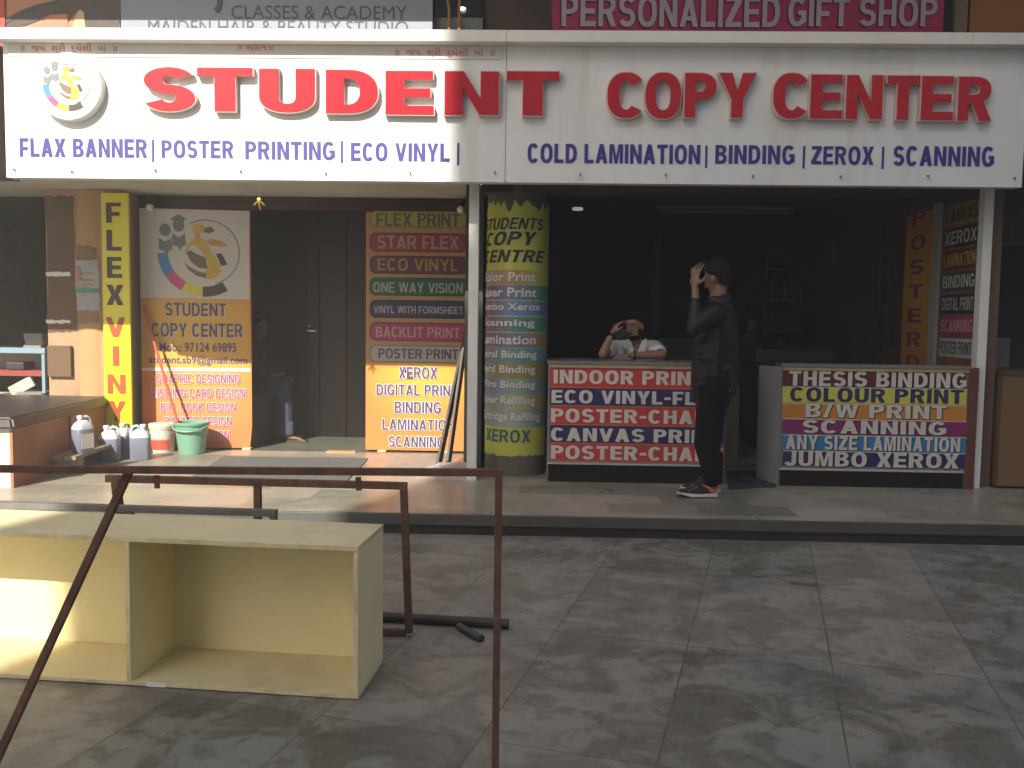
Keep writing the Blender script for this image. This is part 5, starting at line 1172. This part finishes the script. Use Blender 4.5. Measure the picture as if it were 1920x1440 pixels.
# the man sitting inside the left doorway
m3 = thing('person', 'seated man in jeans and dark shirt half hidden behind the emblem door panel', 'person', (-2.6, 8.95, G))
YQ = 9.04; Q = lambda px, py, dy=0: at(px+10, py, Y=YQ+dy)
JEAN = mat('blue denim', (.042, .054, .085), .85, .2, 30, bump=.2); DSH = mat('dark brown shirt', (.022, .017, .014), .8, .2, 8)
hc3, HM3 = head_frame(Q(478, 612, .12), R(-14), R(10))
p3, _, _ = head_prims(hc3, HM3)
hip3 = Q(446, 725, .1); kn = Q(524, 722, -.05); an = Q(528, 812, -.05); kf = Q(520, 720, .18); af = Q(512, 806, .2); an.z = af.z = G+.075
sh3 = Q(462, 664, -.08); sh3b = Q(462, 664, .28); el3 = Q(486, 706, -.10); wr3 = Q(520, 700, -.08); nk3 = Q(468, 646, .1)
b3 = p3+[('cap', hc3+Vector((-.02, 0, -.05)), nk3, .055, .06), ('cap', nk3, hip3, .10, .15), ('cap', sh3, sh3b, .06, .06), ('cap', sh3, el3, .05, .042), ('cap', el3, wr3, .042, .028),
         ('cap', hip3+Vector((0, -.1, 0)), kn, .08, .06), ('cap', kn, an, .056, .036), ('cap', hip3+Vector((0, .1, 0)), kf, .08, .06), ('cap', kf, af, .056, .036),
         ('cap', an+Vector((0, 0, -.03)), an+Vector((.16, -.02, -.055)), .036, .022), ('cap', af+Vector((0, 0, -.03)), af+Vector((.16, 0, -.055)), .036, .022)]
for i in range(5): b3.append(('cap', an+Vector((.13, -.035+.017*i, -.055)), an+Vector((.205-.008*i, -.045+.018*i, -.062)), .0095, .0085))
b3 += hand(wr3+Vector((.06, 0, -.02)), (.8, 0, -.6), (-.6, 0, -.8), (0, -1, 0), .35)
blob('body', b3, mat('deep brown skin', (.10, .05, .032), .5, .1, 20), m3, .008, 3); face_bits(m3, hc3, HM3, 1.0, beard=False)
blob('shirt', [('cap', nk3+Vector((0, 0, -.05)), hip3, .13, .175), ('cap', sh3, sh3b, .078, .078), ('cap', sh3, el3, .072, .062)], DSH, m3, .012, 4)
blob('jeans', [('cap', hip3+Vector((0, -.1, 0)), kn, .105, .085), ('cap', kn, an+Vector((0, 0, .02)), .083, .068), ('cap', hip3+Vector((0, .1, 0)), kf, .105, .085), ('cap', kf, af+Vector((0, 0, .02)), .083, .068)]+[('cap', an+Vector((-.05, -.04, .02+.03*k)), an+Vector((.05, -.03, .012+.03*k)), .036, .034) for k in range(4)], JEAN, m3, .010, 3)
b = MB(); b.box(an.x-.05, an.x+.21, an.y-.055, an.y+.05, G, G+.012, bev=.005); b.bar(an+Vector((.10, -.045, -.045)), an+Vector((.10, .03, -.03)), .022, .006); b.build('sandal', mat('brown sandal', (.10, .055, .035), .6), m3)

# a figure deep inside
m4 = thing('person', 'dim figure in a navy shirt standing deep inside the dark shop', 'person', (at(1408, 700, Y=10.0).x, 10.0, G))
Z4 = lambda px, py, dy=0: at(px, py, Y=10.0+dy)
hc4, HM4 = head_frame(Z4(1412, 592), R(80), 0)
p4, _, _ = head_prims(hc4, HM4, .95)
pb4 = [('cap', hc4, Z4(1408, 620), .055, .06), ('cap', Z4(1386, 636), Z4(1430, 636), .06, .06), ('cap', Z4(1408, 636), Z4(1408, 705), .12, .12), ('cap', Z4(1400, 710), Z4(1400, 770), .075, .055), ('cap', Z4(1416, 710), Z4(1416, 770), .075, .055),
       ('cap', Z4(1384, 640), Z4(1380, 680), .045, .038), ('cap', Z4(1380, 680), Z4(1384, 712), .036, .028), ('cap', Z4(1432, 640), Z4(1437, 680), .045, .038), ('cap', Z4(1437, 680), Z4(1434, 712), .036, .028)]
for px in (1400, 1416):
    a = Z4(px, 770); pb4.append(('cap', a, Vector((a.x, 10.0, G+.05)), .055, .04)); pb4.append(('cap', Vector((a.x, 10.03, G+.03)), Vector((a.x, 10.15, G+.02)), .035, .025))
for px in (1384, 1434): pb4 += hand(Z4(px, 722), (0, 0, -1), (0, 1, 0), (1 if px < 1400 else -1, 0, 0), .3)
blob('body', p4+pb4, SKIN, m4, .010, 3)
blob('hair', [('ell', hc4+Vector((0, -.02, .045)), (.088, .10, .09), None), ('ell', hc4+Vector((0, -.05, 0)), (.078, .06, .07), None)], HAIR, m4, .012, 2)
blob('shirt', [('cap', Z4(1388, 640), Z4(1428, 640), .085, .085), ('cap', Z4(1408, 640), Z4(1408, 706), .145, .145), ('cap', Z4(1384, 640), Z4(1381, 672), .066, .06), ('cap', Z4(1432, 640), Z4(1436, 672), .066, .06)], mat('navy shirt', (.035, .04, .065), .8), m4, .012, 3)
blob('trousers', [('cap', Z4(px, 712), Vector((Z4(px, 712).x, 10.0, G+.07)), .10, .065) for px in (1400, 1416)], TRO, m4, .014, 3)

# ------------------------------------------------------------------ thin volume added to stand in for lens glare
HZ = bpy.data.materials.new('lens glare veil'); HZ.use_nodes = True; t = HZ.node_tree
t.nodes.remove(t.nodes['Principled BSDF']); v = t.nodes.new('ShaderNodeVolumePrincipled')
v.inputs['Color'].default_value = (.95, .92, .86, 1); v.inputs['Density'].default_value = .0135
t.links.new(v.outputs[0], t.nodes['Material Output'].inputs['Volume'])
b = MB(); b.box(-61, 61, -61, 41, -1.3, 18.8); hz = b.build('glare_veil', HZ); hz['kind'] = 'stuff'
